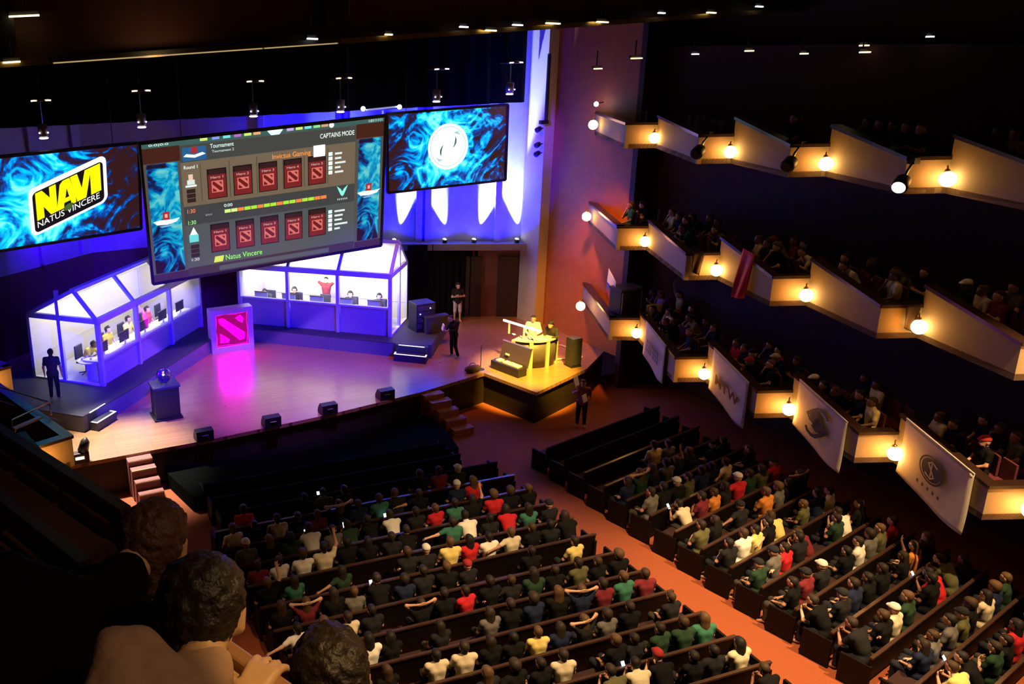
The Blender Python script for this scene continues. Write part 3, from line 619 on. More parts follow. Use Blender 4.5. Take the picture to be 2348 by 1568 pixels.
atR = booth('player_booth', 'glass booth with bright white walls, right-hand side of the stage', (14.95, 29.35), uR[:2], wR[:2], 6.4, 2.4, ZB, 1.72, 2.98, 4.1, .45, 3, False)
for at, L_, D in ((atL, 6.95, 2.8), (atR, 6.4, 2.4)):
    for k in range(3):
        p = at(L_ * (k + .5) / 3, D * .22, 3.0); c = at(L_ * (k + .5) / 3, D, 2.0); area('booth_lamp', p, c, (1.0, .95, .86), 85 if L_ > 6.5 else 150, 1.4, .25)
def desk(label, at, L_):
    t = thing('player_desk', label, 'desk', at(.15, .5, ZB)); P0 = at(L_ / 2, .5, 0); u = (at(1, 0, 0) - at(0, 0, 0)); w = (at(0, 1, 0) - at(0, 0, 0))
    MB().obb(P0 + UP * 1.32, (u, w, UP), (L_ / 2 - .15, .36, .025)).build('desk_top', deskm, t); MB().obb(P0 + w * -.2 + UP * .95, (u, w, UP), (L_ / 2 - .2, .02, .33)).build('front_board', deskm, t)
    for a in (.25, L_ * .35, L_ * .65, L_ - .25):
        MB().obb(at(a, .5, .94), (u, w, UP), (.03, .3, .36)).build('leg', deskm, t)
desk('long white desk inside the left-hand booth', atL, 6.95); desk('long white desk inside the right-hand booth', atR, 6.4)
def monitor(at, a, which, k):
    u = (at(1, 0, 0) - at(0, 0, 0)); w = (at(0, 1, 0) - at(0, 0, 0)); c = at(a, .42, 1.345)
    t = thing('monitor', 'screen back facing out, %s from the near end in the %s booth' % (ORD[k], which), 'monitor', c, 'monitors on the booth desks')
    MB().obb(c + UP * .30, (u, w, UP), (.29, .02, .175)).build('shell', monm if which[0] == 'l' else mat('monitor_grey', (.35, .35, .38), .4), t, bevel=.01)
    MB().obb(c + UP * .485, (u, w, UP), (.30, .03, .012)).build('top_edge', mat('edge_black', (.02, .02, .02), .4), t)
    MB().obb(c + UP * .30 + w * .022, (u, w, UP), (.27, .002, .155)).build('lit_panel', glow('monitor_glow', (.55, .75, 1.0), 2.0), t)
    MB().obb(c + UP * .08 - w * .03, (u, w, UP), (.04, .015, .08)).build('stand', deskm, t); MB().obb(c + UP * .008, (u, w, UP), (.12, .1, .008)).build('foot', deskm, t)
for k in range(5):
    monitor(atL, .75 + k * 1.33, 'left-hand', k); monitor(atR, .75 + k * 1.22, 'right-hand', k)
def office_chair(p, ang, label):
    t = thing('office_chair', label, 'chair', p, 'chairs in the booths', ang); m = mat('chair_black', (.03, .03, .04), .6)
    MB().box((-.24, -.24, .43), (.24, .24, .50)).build('seat', m, t, local=True, bevel=.03); MB().box((-.22, -.28, .55), (.22, -.22, 1.05)).build('backrest', m, t, local=True, bevel=.03)
    MB().tube([(0, 0, .08), (0, 0, .43)], .03).build('column', m, t, local=True)
    for k in range(5): a = k * 2 * PI / 5; MB().tube([(0, 0, .09), (.26 * math.cos(a), .26 * math.sin(a), .04)], .02, 6).build('foot_spoke', m, t, local=True)
for which, at, s in (('left-hand', atL, 1.33), ('right-hand', atR, 1.22)):
    w = at(0, 1, 0) - at(0, 0, 0); ang = math.atan2(-w.y, -w.x) - PI / 2
    for k in range(5): office_chair(at(.75 + k * s, 1.2, ZB + .04), ang, 'black office chair, %s from the near end in the %s booth' % (ORD[k], which))
# small white table just inside the glazed end of the left-hand booth
t = thing('side_table', 'small white table with cups just inside the left-hand booth', 'table', atL(.35, .75, ZB + .04))
MB().lathe(atL(.4, .75, 1.25), [(.42, 0), (.42, .03)], 20).build('table_top', deskm, t); MB().tube([atL(.4, .75, .6), atL(.4, .75, 1.25)], .03).build('leg', deskm, t); MB().lathe(atL(.4, .75, .59), [(.2, 0), (.18, .03)], 16).build('base', deskm, t)
for k, (a, b) in enumerate(((.25, .95), (.48, .9), (.3, .62))):
    c = MB().lathe(atL(a, b, 1.28), [(.035, 0), (.045, .12), (.042, .12), (.03, .01)], 12).build('cup', deskm, None, True); tag(c, 'white cup on the small round table in the left-hand booth', 'cup', 'cups on the small booth table')
# glowing logo cube between the booths
t = thing('logo_sign', 'glowing magenta square logo sign standing between the two booths', 'sign', (9.33, 31.94, 0))
pk = glow('sign_magenta', (1.0, .0, .70), 1.7); redf = glow('sign_red_face', (.62, .0, .16), .55); plex = mat('sign_plexi', (.42, .30, .5), .25, emit=(.6, .1, .9), es=.10)
X0, X1, Z1 = 8.48, 10.2, 1.74; Yf = 31.93
for lo, hi in (((X0, Yf, 0), (X0 + .2, Yf + .5, Z1)), ((X1 - .2, Yf, 0), (X1, Yf + .5, Z1)), ((X0 + .2, Yf, Z1 - .2), (X1 - .2, Yf + .5, Z1)), ((X0 + .2, Yf, 0), (X1 - .2, Yf + .5, .2))): MB().box(lo, hi).build('case_frame', plex, t)
MB().box((X0 + .2, Yf + .12, .2), (X1 - .2, Yf + .45, Z1 - .2)).build('red_face', redf, t)
S = lambda x, y: Vector((X0 + .2 + x * 1.32, Yf + .1, .2 + y * 1.34))
rough = [(0, .02), (.03, .25), (-.01, .5), (.03, .8), (0, .98), (.3, 1.0), (.6, .97), (1, 1.0), (.98, .7), (1.01, .4), (.97, .02), (.6, .0), (.3, .03)]
mbr = MB(); n = len(rough); mbr.add([S(*p) for p in rough] + [S(.5 + (p[0] - .5) * .95, .5 + (p[1] - .5) * .95) for p in rough], [(i, (i + 1) % n, (i + 1) % n + n, i + n) for i in range(n)]); mbr.build('torn_border', pk, t)
for nm, pts in (('diagonal_bar', [(.10, .86), (.24, .88), (.90, .36), (.88, .17), (.72, .14), (.12, .72)]), ('upper_shard', [(.62, .84), (.78, .92), (.88, .80), (.84, .66), (.70, .74)]), ('lower_shard', [(.12, .12), (.13, .42), (.28, .32), (.42, .20), (.38, .12)])):
    MB().slab([S(*p) for p in pts], (0, -1, 0), .03).build(nm, pk, t)
area('logo_sign_glow', (9.33, 31.86, .9), (9.33, 29.0, .1), (1.0, .0, .75), 55, 1.2, 1.2)
# pedestal with round shield trophy
t = thing('plinth', 'tall black plinth standing alone on the open stage', 'plinth', (5.42, 26.5, 0))
MB().box((5.02, 26.35, .05), (5.82, 27.05, 1.08)).build('plinth_body', black, t, bevel=.01); MB().box((4.98, 26.31, 1.08), (5.86, 27.09, 1.15)).build('top_board', mat('plinth_top', (.05, .05, .07), .25), t); MB().box((4.96, 26.29, 0), (5.88, 27.11, .06)).build('base', black, t)
t = thing('shield_trophy', 'round bronze shield trophy on a stand atop the black plinth', 'trophy', (5.42, 26.7, 1.15))
MB().lathe((5.42, 26.68, 1.42), [(.02, .06), (.1, .055), (.12, .03), (.2, .03), (.25, 0), (.2, -.02)], 28, (.1, -.95, .3)).build('shield', mat('trophy_metal', (.30, .30, .5), .15, .9), t, True)
MB().tube([(5.32, 26.75, 1.16), (5.42, 26.74, 1.36), (5.52, 26.75, 1.16)], .02, 8).build('stand', mat('steel', (.5, .5, .52), .3, .9), t)
MB().ball((5.40, 26.62, 1.47), .035).build('sparkle_bead', glow('trophy_sparkle', (.8, .85, 1), 8), t)  # glowing bead put in for the sparkle on the shield
# stage-edge wedges
for k, (x, y) in enumerate(((6.05, 24.12), (8.28, 24.2), (10.3, 24.36), (12.55, 24.68))):
    t = thing('stage_monitor', 'black wedge speaker at the stage edge, %s from the left-hand end' % ORD[k], 'speaker', (x, y + .25, 0), 'wedge speakers along the stage edge')
    c = Vector((x, y + .3, 0)); MB().add([c + Vector(q) for q in ((-.27, -.2, 0), (.27, -.2, 0), (.27, .22, 0), (-.27, .22, 0), (-.27, -.2, .34), (.27, -.2, .34), (.27, .06, .36), (-.27, .06, .36), (-.27, .22, .12), (.27, .22, .12))], [(0, 3, 2, 1), (0, 1, 5, 4), (4, 5, 6, 7), (7, 6, 9, 8), (8, 9, 2, 3), (0, 4, 7, 8, 3), (1, 2, 9, 6, 5)]).build('cabinet', black, t)
    MB().slab([c + Vector(q) for q in ((-.24, .08, .335), (.24, .08, .335), (.24, .21, .15), (-.24, .21, .15))], (0, .8, .6), .01).build('grille', mat('grille', (.03, .03, .035), .7, scale=80), t)
    MB().tube([c + Vector((-.1, -.21, .2)), c + Vector((.1, -.21, .2))], .015, 8).build('handle', mat('steel'), t)
# flights from the hall floor to the stage
def flight(label, p0, p1, w, n, m):
    p0 = Vector(p0); p1 = Vector(p1); t = thing('stair_flight', label, 'stairs', p1)
    for k in range(n):
        a = p0 + (p1 - p0) * (k / n); h = a.z + (p1.z - p0.z) / n; y0 = a.y; y1 = p0.y + (p1.y - p0.y) * ((k + 1) / n); x = (p0.x + (p1.x - p0.x) * (k + .5) / n)
        MB().box((x - w / 2, min(y0, y1), p1.z), (x + w / 2, max(y0, y1), a.z - .001 if k else a.z - .08)).build('step', m, t)
        MB().box((x - w / 2, y1 - .01, a.z - .04 - (.08 if not k else .001)), (x + w / 2, y1 + .03, a.z - (.08 if not k else .001))).build('nosing', mat('nosing', (.6, .36, .22), .4), t)
stairm = mat('stair_carpet', (.45, .16, .09), .7)
flight('reddish wooden stairs up to the stage beside the black cover, right-hand end', (14.25, 25.0, 0), (14.85, 23.5, FZ), .78, 5, stairm)
flight('dark reddish stairs up to the stage, left-hand end', (3.98, 24.3, 0), (4.12, 22.7, FZ), .72, 5, mat('stair_dark', (.26, .09, .08), .7))
# ------------------------------------------------------------------ casters' desk on the apron
def arc_pt(k, n, r=1.0): a = math.radians(205 + 105 * k / n); return Vector((19.15 + 1.05 * r * math.cos(a), 26.15 + 1.05 * r * math.sin(a), 0))
t = thing('casters_desk', 'curved host desk with dark panels and pale uprights on the yellow-lit apron', 'desk', (18.9, 25.7, 0)); N_ = 24
mbp = MB(); vs = [arc_pt(k, N_) + UP * z for z in (.04, 1.0) for k in range(N_ + 1)]; mbp.add(vs, [(k, k + 1, k + N_ + 2, k + N_ + 1) for k in range(N_)])
o = mbp.build('curved_front', mat('desk_dark_panel', (.07, .06, .055), .5), t, True); so = o.modifiers.new('thick', 'SOLIDIFY'); so.thickness = .05
for k in (0, 8, 16, 24):
    p = arc_pt(k, N_, 1.02); d = (arc_pt(min(k + 1, N_), N_) - arc_pt(max(k - 1, 0), N_)).normalized(); MB().obb(p + UP * .52, (d, UP.cross(d), UP), (.07, .035, .52)).build('upright', mat('pale_upright', (.55, .42, .30), .5), t)
vs = [arc_pt(k, N_, r) + UP * z for r, z in ((1.07, 1.02), (.5, 1.02), (.5, 1.07), (1.07, 1.07)) for k in range(N_ + 1)]; M1 = N_ + 1
MB().add(vs, [(k + a * M1, k + 1 + a * M1, k + 1 + ((a + 1) % 4) * M1, k + ((a + 1) % 4) * M1) for k in range(N_) for a in range(4)] + [(0, M1, 2 * M1, 3 * M1), (N_, N_ + 3 * M1, N_ + 2 * M1, N_ + M1)]).build('desk_top', mat('desk_top_pale', (.62, .55, .5), .35), t)
t = thing('tube_light', 'white light tube on three posts above the curved host desk', 'lamp', (18.55, 25.7, 1.07))
MB().tube([(18.33, 26.62, 1.52), (18.74, 24.90, 1.52)], .045, 10).build('tube', glow('tube_white', (1.0, .95, .85), 2.2), t)
for x, y in ((18.40, 26.35), (18.55, 25.62), (18.68, 25.15)): MB().tube([(x, y, 1.07), (x, y, 1.5)], .04, 10).build('post', mat('white_post', (.8, .78, .72), .4), t)
for k, (x, y) in enumerate(((18.45, 26.1), (18.56, 25.75), (18.72, 25.45))):
    lp = thing('desk_gadget', 'dark keypad lying on the curved host desk, %s from the booth side' % ORD[k], 'keypad', (x, y, 1.07), 'small gear on the host desk'); MB().obb((x, y, 1.085), ((.25, .97, 0), (-.97, .25, 0), UP), (.11, .07, .013)).build('keypad_body', black, lp); MB().obb((x, y, 1.1), ((.25, .97, 0), (-.97, .25, 0), UP), (.09, .05, .004)).build('key_field', deskm, lp)
# open flight case, mic stand with bag, column speaker, cables
t = thing('flight_case', 'open black flight case with raised lid at the apron edge', 'case', (17.62, 25.35, 0)); d = Vector((.21, -.98, 0)).normalized(); n = Vector((.98, .21, 0))
c = Vector((17.72, 25.30, 0)); MB().obb(c + UP * .16, (d, n, UP), (.68, .22, .16)).build('case_tray', black, t, bevel=.01)
lid = (UP * .97 + n * .25).normalized(); MB().obb(c + n * .26 + UP * .32 + lid * .32, (d, lid, d.cross(lid)), (.68, .34, .04)).build('lid', mat('case_lid_dark', (.05, .035, .025), .45), t, bevel=.01)
MB().obb(c + n * .26 + UP * .32 + lid * .66, (d, lid, d.cross(lid)), (.69, .02, .05)).build('lid_edge', mat('steel'), t)
for s in (-.42, -.1, .18, .42): MB().obb(c + d * s + UP * .335, (d, n, UP), (.10 + .03 * (s > 0), .12, .03)).build('white_insert', mat('foam_white', (.85, .8, .7), .6), t)
MB().obb(c + n * .215 + UP * .55 + d * -.28, (d, lid, d.cross(lid)), (.1, .03, .004)).build('label_plate', mat('foam_white'), t)
t = thing('microphone_stand', 'thin black microphone stand on the apron boards', 'mic stand', (16.95, 25.95, 0))
MB().tube([(16.95, 25.95, 0), (16.95, 25.95, .95)], .015, 8).build('pole', black, t); MB().tube([(16.95, 25.95, .92), (17.35, 26.0, 1.18)], .012, 8).build('boom', black, t); MB().lathe((16.95, 25.95, 0), [(.15, 0), (.14, .02), (.02, .04)], 16).build('base', black, t)
t = thing('duffel_bag', 'small dark bag lying at the stage edge by the microphone stand', 'bag', (16.55, 25.85, 0)); link('bag_body', net_mesh('bag_body', [ell((0, 0, .12), (.34, .17, .13)), seg((-.2, 0, .15), (.2, 0, .15), .1)], .03), mat('bag_cloth', (.07, .035, .05), .8), t); MB().tube([(-.15, .05, .2), (-.05, .06, .32), (.1, .06, .32), (.18, .05, .2)], .012, 6).build('strap', black, t, local=True)
t = thing('column_speaker', 'tall black column speaker at the corner of the apron', 'speaker', (20.2, 24.75, 0)); MB().box((20.0, 24.62, .04), (20.42, 25.02, 1.1)).build('cabinet', mat('speaker_black', (.03, .03, .032), .6), t, bevel=.01); MB().box((20.02, 24.60, .1), (20.40, 24.625, 1.05)).build('grille', mat('grille'), t); MB().box((19.98, 24.6, 0), (20.44, 25.04, .05)).build('base', black, t)
o = MB().tube([(19.7, 25.6, .04), (20.2, 25.5, .05), (20.9, 25.45, .04), (21.3, 25.9, .05), (21.2, 26.8, .04), (20.3, 27.2, .04)], .03, 6).build('cable_run', mat('pale_cable', (.75, .7, .6), .5)); tag(o, 'pale cable run along the foot of the amber side wall', 'cable')
t = thing('cable_coil', 'heap of pale coiled cable beside the column speaker', 'cable', (20.55, 25.2, 0))
for k in range(3): MB().tube([(20.7 + .2 * math.cos(a * .52) + .05 * k, 25.3 + .16 * math.sin(a * .52), .03 + .03 * k) for a in range(13)], .02, 6).build('cable_loop', mat('pale_cable'), t)
# black drape frame by the rear wall, crew gear beside the right-hand booth
mb = MB(); n = 40; q0, q1 = Vector((17.25, 32.3, 0)), Vector((20.35, 31.75, 0)); vs = [q0 + (q1 - q0) * (i / n) + Vector((.02, .06 * math.sin(i * 1.7), z)) for z in (.02, 3.35) for i in range(n + 1)]
tag(mb.add(vs, [(i, i + 1, i + n + 2, i + n + 1) for i in range(n)]).build('masking_drape', drape, None, True), 'tall black masking drape behind the standing man', 'drape')
t = thing('equipment_rack', 'dark equipment rack with tiny lights against the right-hand booth', 'rack', (16.4, 29.6, ZB)); MB().box((16.1, 29.3, ZB), (16.95, 30.0, ZB + 1.15)).build('rack_body', black, t, bevel=.02)
for k in range(4): MB().box((16.14, 29.285, ZB + .15 + .24 * k), (16.9, 29.3, ZB + .35 + .24 * k)).build('rack_unit', mat('rack_face', (.04, .04, .05), .4), t)
for k, (x, z) in enumerate(((16.25, 1.3), (16.7, 1.5), (16.4, 1.0), (16.8, 1.1))): MB().ball((x, 29.28, z), .022, 8, 6).build('indicator_light', glow('led_white', (.8, .85, 1), 6), t)
t = thing('road_case', 'dark road case standing beside the right-hand booth steps', 'case', (16.9, 28.6, ZB)); MB().box((16.35, 28.95, ZB), (17.35, 29.25, ZB + .62)).build('case_body', mat('case_navy', (.03, .03, .06), .5), t, bevel=.015); MB().box((16.34, 28.94, ZB + .62), (17.36, 29.26, ZB + .68)).build('lid', mat('case_edge', (.04, .04, .045), .35), t)
# lamp fixture on the corner of the stage
t = thing('floor_lamp_fixture', 'dark floor spotlight at the left-hand corner of the stage', 'spotlight', (2.35, 24.55, 0)); MB().box((1.75, 24.35, 0), (2.6, 24.6, .3)).build('base_box', mat('fixture_dark', (.05, .03, .025), .5), t, bevel=.02); MB().lathe((2.45, 24.5, .32), [(.16, 0), (.13, .3), (.03, .42)], 14, (.3, -.1, 1)).build('lamp_can', black, t, True); MB().box((2.2, 24.33, .12), (2.45, 24.35, .2)).build('lit_slot', glow('slot_warm', (1, .75, .45), 3), t)
# uplight housings on the ledge, side wall fittings
for k, x in enumerate((21.9, 20.3, 19.2, 17.3, 16.2, 14.3)):
    y = wall_back(x) - .16; t = thing('uplight', 'small wall-washing uplight on the gallery ledge, %s from the amber wall' % ORD[k], 'spotlight', (x - .25, y - .1, 3.36), 'uplights along the gallery ledge')
    MB().lathe((x - .3, y - .12, 3.38), [(.09, 0), (.1, .1), (.08, .14)], 12, (.15, -.2, 1)).build('can', black, t, True); MB().lathe((x - .3, y - .12, 3.5), [(.085, .02), (.05, .05)], 12, (.15, -.2, 1)).build('lens', glow('uplight_lens', (.8, .88, 1), 14), t); MB().box((x - .34, y - .14, 3.34), (x - .2, y - .02, 3.40)).build('foot', black, t)
for k, z in enumerate((8.15, 7.55, 7.2)):
    t = thing('clamp_spotlight', 'small black spotlight clamped up the pale pier, %s from the top' % ORD[k], 'spotlight', (21.7, 29.6, z), 'spotlights clamped to the pale pier'); MB().lathe((21.55, 29.5, z), [(.07, -.16), (.1, -.1), (.11, .12), (.09, .14)], 12, (-.8, -.4, -.2)).build('can', black, t, True); MB().tube([(21.85, 29.6, z + .02), (21.6, 29.52, z)], .025, 6).build('yoke', black, t)
t = thing('downpipe', 'black vertical pipe down the face of the pale pier', 'pipe', (21.8, 29.45, 8.6)); MB().tube([(21.82, 29.42, 8.45), (21.82, 29.42, 11.0)], .07, 10).build('pipe', black, t); MB().box((21.55, 29.35, 8.35), (21.9, 29.5, 8.5)).build('pipe_foot', black, t)
# ------------------------------------------------------------------ flown screens
def flame_mat(name, cx=.5, cy=.5, es=1.0, scale=3.2, core=.36):
    m = bpy.data.materials.new(name); m.use_nodes = True; nt = m.node_tree; N = nt.nodes; L = nt.links; b = N['Principled BSDF']
    tc = N.new('ShaderNodeTexCoord'); mp = N.new('ShaderNodeMapping'); mp.inputs['Scale'].default_value = (1.0, 1.0, 1.0); L.new(tc.outputs['UV'], mp.inputs[0])
    n1 = N.new('ShaderNodeTexNoise'); n1.inputs['Scale'].default_value = scale; n1.inputs['Detail'].default_value = 7; n1.inputs['Distortion'].default_value = 3.4; n1.inputs['Roughness'].default_value = .62; L.new(mp.outputs[0], n1.inputs['Vector'])
    n0 = N.new('ShaderNodeTexNoise'); n0.inputs['Scale'].default_value = scale * .9; n0.inputs['Detail'].default_value = 2.5; n0.inputs['Distortion'].default_value = 2.2; L.new(mp.outputs[0], n0.inputs['Vector'])
    r0 = N.new('ShaderNodeMath'); r0.operation = 'SUBTRACT'; r0.inputs[1].default_value = .5; L.new(n0.outputs['Fac'], r0.inputs[0]); r1 = N.new('ShaderNodeMath'); r1.operation = 'ABSOLUTE'; L.new(r0.outputs[0], r1.inputs[0])
    n2 = N.new('ShaderNodeMapRange'); n2.inputs['From Min'].default_value = .10; n2.inputs['From Max'].default_value = 0; L.new(r1.outputs[0], n2.inputs['Value'])
    di = N.new('ShaderNodeVectorMath'); di.operation = 'DISTANCE'; di.inputs[1].default_value = (cx * 16 / 9, cy, 0); L.new(mp.outputs[0], di.inputs[0])
    mr = N.new('ShaderNodeMapRange'); mr.inputs['From Min'].default_value = .1; mr.inputs['From Max'].default_value = 1.02; mr.inputs['To Min'].default_value = .35; mr.inputs['To Max'].default_value = -.16; L.new(di.outputs['Value'], mr.inputs['Value'])
    a1 = N.new('ShaderNodeMath'); a1.operation = 'ADD'; L.new(n1.outputs['Fac'], a1.inputs[0]); L.new(mr.outputs[0], a1.inputs[1])
    a2 = N.new('ShaderNodeMath'); a2.operation = 'MULTIPLY_ADD'; a2.inputs[1].default_value = .20; L.new(n2.outputs[0], a2.inputs[0]); L.new(a1.outputs[0], a2.inputs[2])
    cr = N.new('ShaderNodeValToRGB'); L.new(a2.outputs[0], cr.inputs[0]); e = cr.color_ramp.elements
    e[0].position = .46; e[0].color = (.030, .008, .008, 1); e[1].position = .98; e[1].color = (.25, .98, 1, 1)
    for p, c in ((.54, (.012, .012, .06, 1)), (.62, (.0, .06, .38, 1)), (.70, (.0, .30, .80, 1)), (.80, (.0, .66, 1, 1))): x = e.new(p); x.color = c
    b.inputs['Base Color'].default_value = (.01, .01, .01, 1); b.inputs['Roughness'].default_value = .4; L.new(cr.outputs[0], b.inputs['Emission Color']); b.inputs['Emission Strength'].default_value = es
    return m
class Screen:
    def __init__(s, label, C, u, v, W_, pm):
        C = Vector(C); s.u = Vector(u).normalized(); s.v = Vector(v).normalized(); s.n = s.v.cross(s.u) * -1
        if s.n.y > 0: s.n = -s.n
        s.k = W_ / 16; s.o = C - s.u * W_ / 2 - s.v * s.k * 4.5; s.t = thing('video_screen', label, 'screen', C - s.v * s.k * 4.5, 'video screens hung over the stage')
        o = MB().add([s.P(0, 0), s.P(16, 0), s.P(16, 9), s.P(0, 9)], [(0, 1, 2, 3)]).build('picture_panel', pm, s.t)
        uv = o.data.uv_layers.new(); 
        for i, c in enumerate(((0, 0), (16 / 9, 0), (16 / 9, 1), (0, 1))): uv.data[i].uv = c
        fr = mat('screen_frame', (.012, .012, .014), .6)
        for a, b in (((-.08, -.07), (16.08, -.07)), ((-.08, 9.07), (16.08, 9.07)), ((-.07, -.07), (-.07, 9.07)), ((16.07, -.07), (16.07, 9.07))): MB().beam(s.P(*a), s.P(*b), .085, .13, up=s.n).build('frame_edge', fr, s.t)
        MB().slab([s.P(-.1, -.1, -.02), s.P(16.1, -.1, -.02), s.P(16.1, 9.1, -.02), s.P(-.1, 9.1, -.02)], -s.n, .1).build('screen_back', fr, s.t)
        for x in (2.5, 13.5): MB().tube([s.P(x, 9.1, -.08), s.P(x, 9.1, -.08) + Vector((0, 0, 13.5 - s.P(x, 9.1).z))], .012, 6).build('hanging_cable', fr, s.t)
    def P(s, x, y, z=0): return s.o + s.u * (x * s.k) + s.v * (y * s.k) + s.n * z
    def rect(s, name, x0, y0, x1, y1, col, es, z=.012, skew=0, parent=None):
        m = glow('px_%s_%.2f' % ('_'.join('%.2f' % c for c in col), es), col, es)
        return MB().slab([s.P(x0, y0, z), s.P(x1, y0, z), s.P(x1 + skew, y1, z), s.P(x0 + skew, y1, z)], s.n, .004).build(name, m, parent or s.t)
    def poly(s, name, pts, col, es, z=.012, parent=None):
        m = glow('px_%s_%.2f' % ('_'.join('%.2f' % c for c in col), es), col, es); return MB().slab([s.P(*p, z) for p in pts], s.n, .004).build(name, m, parent or s.t)
    def text(s, txt, cx, cy, h, w, col, es, z=.03, shear=0, parent=None):
        m = glow('px_%s_%.2f' % ('_'.join('%.2f' % c for c in col), es), col, es); return text_on(lambda x, y: s.P(x, y + shear * (x - cx), z), txt, cx, cy, h, w, m, 'screen_lettering', parent or s.t)
    def grp(s, name, x, y):
        o = bpy.data.objects.new(name, None); COL.objects.link(o); o.parent = s.t; o.location = s.P(x, y) - wloc(s.t); return o
bpy.context.view_layer.update()
# right: white round emblem over blue flames
R_ = Screen('screen with a white round emblem over blue flames', (17.53, 29.6, 7.65), (.999, -.025, .024), (-.025, -.021, .999), 5.09, flame_mat('flame_picture_blue', .48, .55, 1.25, 2.2))
def ring(S_, name, cx, cy, r0, r1, col, es, z, n=48, a0=0, a1=2 * PI):
    m = glow('px_%s_%.2f' % ('_'.join('%.2f' % c for c in col), es), col, es); k = n + 1
    vs = [S_.P(cx + r * math.cos(a0 + (a1 - a0) * i / n), cy + r * math.sin(a0 + (a1 - a0) * i / n), z) for r in (r0, r1) for i in range(k)]
    return MB().add(vs, [(i, i + 1, i + 1 + k, i + k) for i in range(n)]).build(name, m, S_.t)
ring(R_, 'emblem_disc', 7.97, 4.7, .01, 2.32, (.93, 1, .98), 1.6, .012); ring(R_, 'emblem_rim', 7.97, 4.7, 2.38, 2.72, (.8, 1, 1), 1.5, .012); ring(R_, 'emblem_line', 7.97, 4.7, 2.32, 2.38, (.35, .75, .8), .6, .014)
for sg in (1, -1):
    pts = [(0.95, 1.15), (1.12, .75), (1.10, .35), (.88, -.02), (.60, -.28), (.82, .18), (.90, .60)]
    R_.poly('emblem_swirl', [(7.97 + sg * x, 4.72 + sg * y) for x, y in pts], (.05, .25, .30), .5, .016)
    R_.poly('emblem_tail', [(7.97 + sg * x, 4.72 + sg * y) for x, y in ((.62, 1.55), (1.25, 1.75), (1.72, 1.15), (1.30, 1.35))], (.55, .9, .88), .8, .016)
# left: yellow block-letter logo
L_ = Screen('screen with a slanted yellow block-letter logo', (3.19, 29.6, 6.97), (.981, .193, .021), (.012, -.17, .985), 5.29, flame_mat('flame_picture_cyan', .36, .45, 1.25, 1.9))
def rrect(x0, y0, x1, y1, sl, r, n=6):
    out = []
    for cx, cy, a in ((x1 - r, y0 + r, -90), (x1 - r, y1 - r, 0), (x0 + r, y1 - r, 90), (x0 + r, y0 + r, 180)):
        for i in range(n + 1): t_ = math.radians(a + 90 * i / n); x = cx + r * math.cos(t_); y = cy + r * math.sin(t_); out.append((x, y + sl * (x - x0)))
    return out
SL = .345
L_.poly('logo_outline', rrect(4.7, .75, 12.6, 5.55, SL, .7), (1, 1, 1), 1.5, .012); L_.poly('logo_black_plate', rrect(5.05, 1.12, 12.25, 5.18, SL, .45), (.01, .01, .015), .3, .020)
def NV(x, y): X = 5.35 + x * 6.6; return (X, 2.25 + y * 2.75 + SL * (X - 4.9))
yel = (1.0, .93, .0)
for nm, pts in (('letter_n', [(0, 0), (0, 1), (.10, 1), (.21, .62), (.21, 1), (.31, 1), (.31, 0), (.21, 0), (.11, .40), (.11, 0)]), ('letter_a', [(.30, 0), (.37, .9), (.42, 1.0), (.52, 1.0), (.60, .3), (.60, 0), (.53, 0), (.52, .18), (.42, .18), (.41, 0)]), ('letter_v', [(.53, 1), (.64, 1), (.70, .42), (.76, 1), (.86, 1), (.76, 0), (.62, 0)]), ('letter_i', [(.84, 0), (.84, 1), (1, 1), (1, 0)])):
    L_.poly(nm, [NV(*p) for p in pts], yel, 1.15, .028)
L_.poly('letter_a_gap', [NV(*p) for p in ((.44, .34), (.50, .34), (.47, .66))], (.01, .01, .015), .3, .034)
L_.text('NATUS VINCERE', 8.55, 1.82 + SL * (8.55 - 4.9), .62, 6.4, (.95, 1, .95), 1.2, .03, SL)
L_.poly('green_crest', [NV(*p) for p in ((.42, -.12), (.52, -.14), (.56, .04), (.48, .10), (.41, .03))], (.10, .22, .04), .6, .036)
# centre: draft screen of the match
C_ = Screen('large screen showing a draft of ten red cards', (9.956, 28.6, 6.488), (.999, -.005, .053), (-.053, -.178, .983), 8.53, glow('draft_backdrop', (.085, .078, .070), 1.0))
bandm = flame_mat('flame_band', .3, .7, .62, 2.4)
for x0, x1 in ((.2, 2.1), (14.2, 15.8)):
    o = MB().add([C_.P(x0, .55, .01), C_.P(x1, .55, .01), C_.P(x1, 7.7, .01), C_.P(x0, 7.7, .01)], [(0, 1, 2, 3)]).build('flame_band', bandm, C_.t); uv = o.data.uv_layers.new()
    for i, c in enumerate(((0, 0), (.45, 0), (.45, 1.2), (0, 1.2))): uv.data[i].uv = c
    C_.rect('brown_block', x0 - .2, 7.75, x1 + .2, 8.7, (.060, .016, .010), 1.0, .01); C_.rect('brown_foot', x0 - .2, 0, x1 + .2, .5, (.045, .018, .018), 1, .01)
    c = C_.grp('event_badge', (x0 + x1) / 2, 4.1); X = (x0 + x1) / 2
    C_.poly('badge_wave', [(X - .85, 4.05), (X - .6, 3.82), (X, 3.78), (X + .6, 3.9), (X + .85, 4.15), (X + .4, 4.08), (X, 4.1), (X - .4, 4.12)], (.75, 1, 1), 1.3, .02, c)
    C_.poly('badge_wave_lower', [(X - .5, 3.72), (X + .5, 3.78), (X + .3, 3.66), (X - .3, 3.62)], (.2, .55, .8), .9, .02, c)
    C_.rect('badge_plate', X - .22, 4.1, X + .2, 4.62, (.45, .03, .03), 1, .018, 0, c); C_.rect('badge_mark', X - .09, 4.25, X + .08, 4.48, (.9, .45, .4), 1, .024, 0, c)
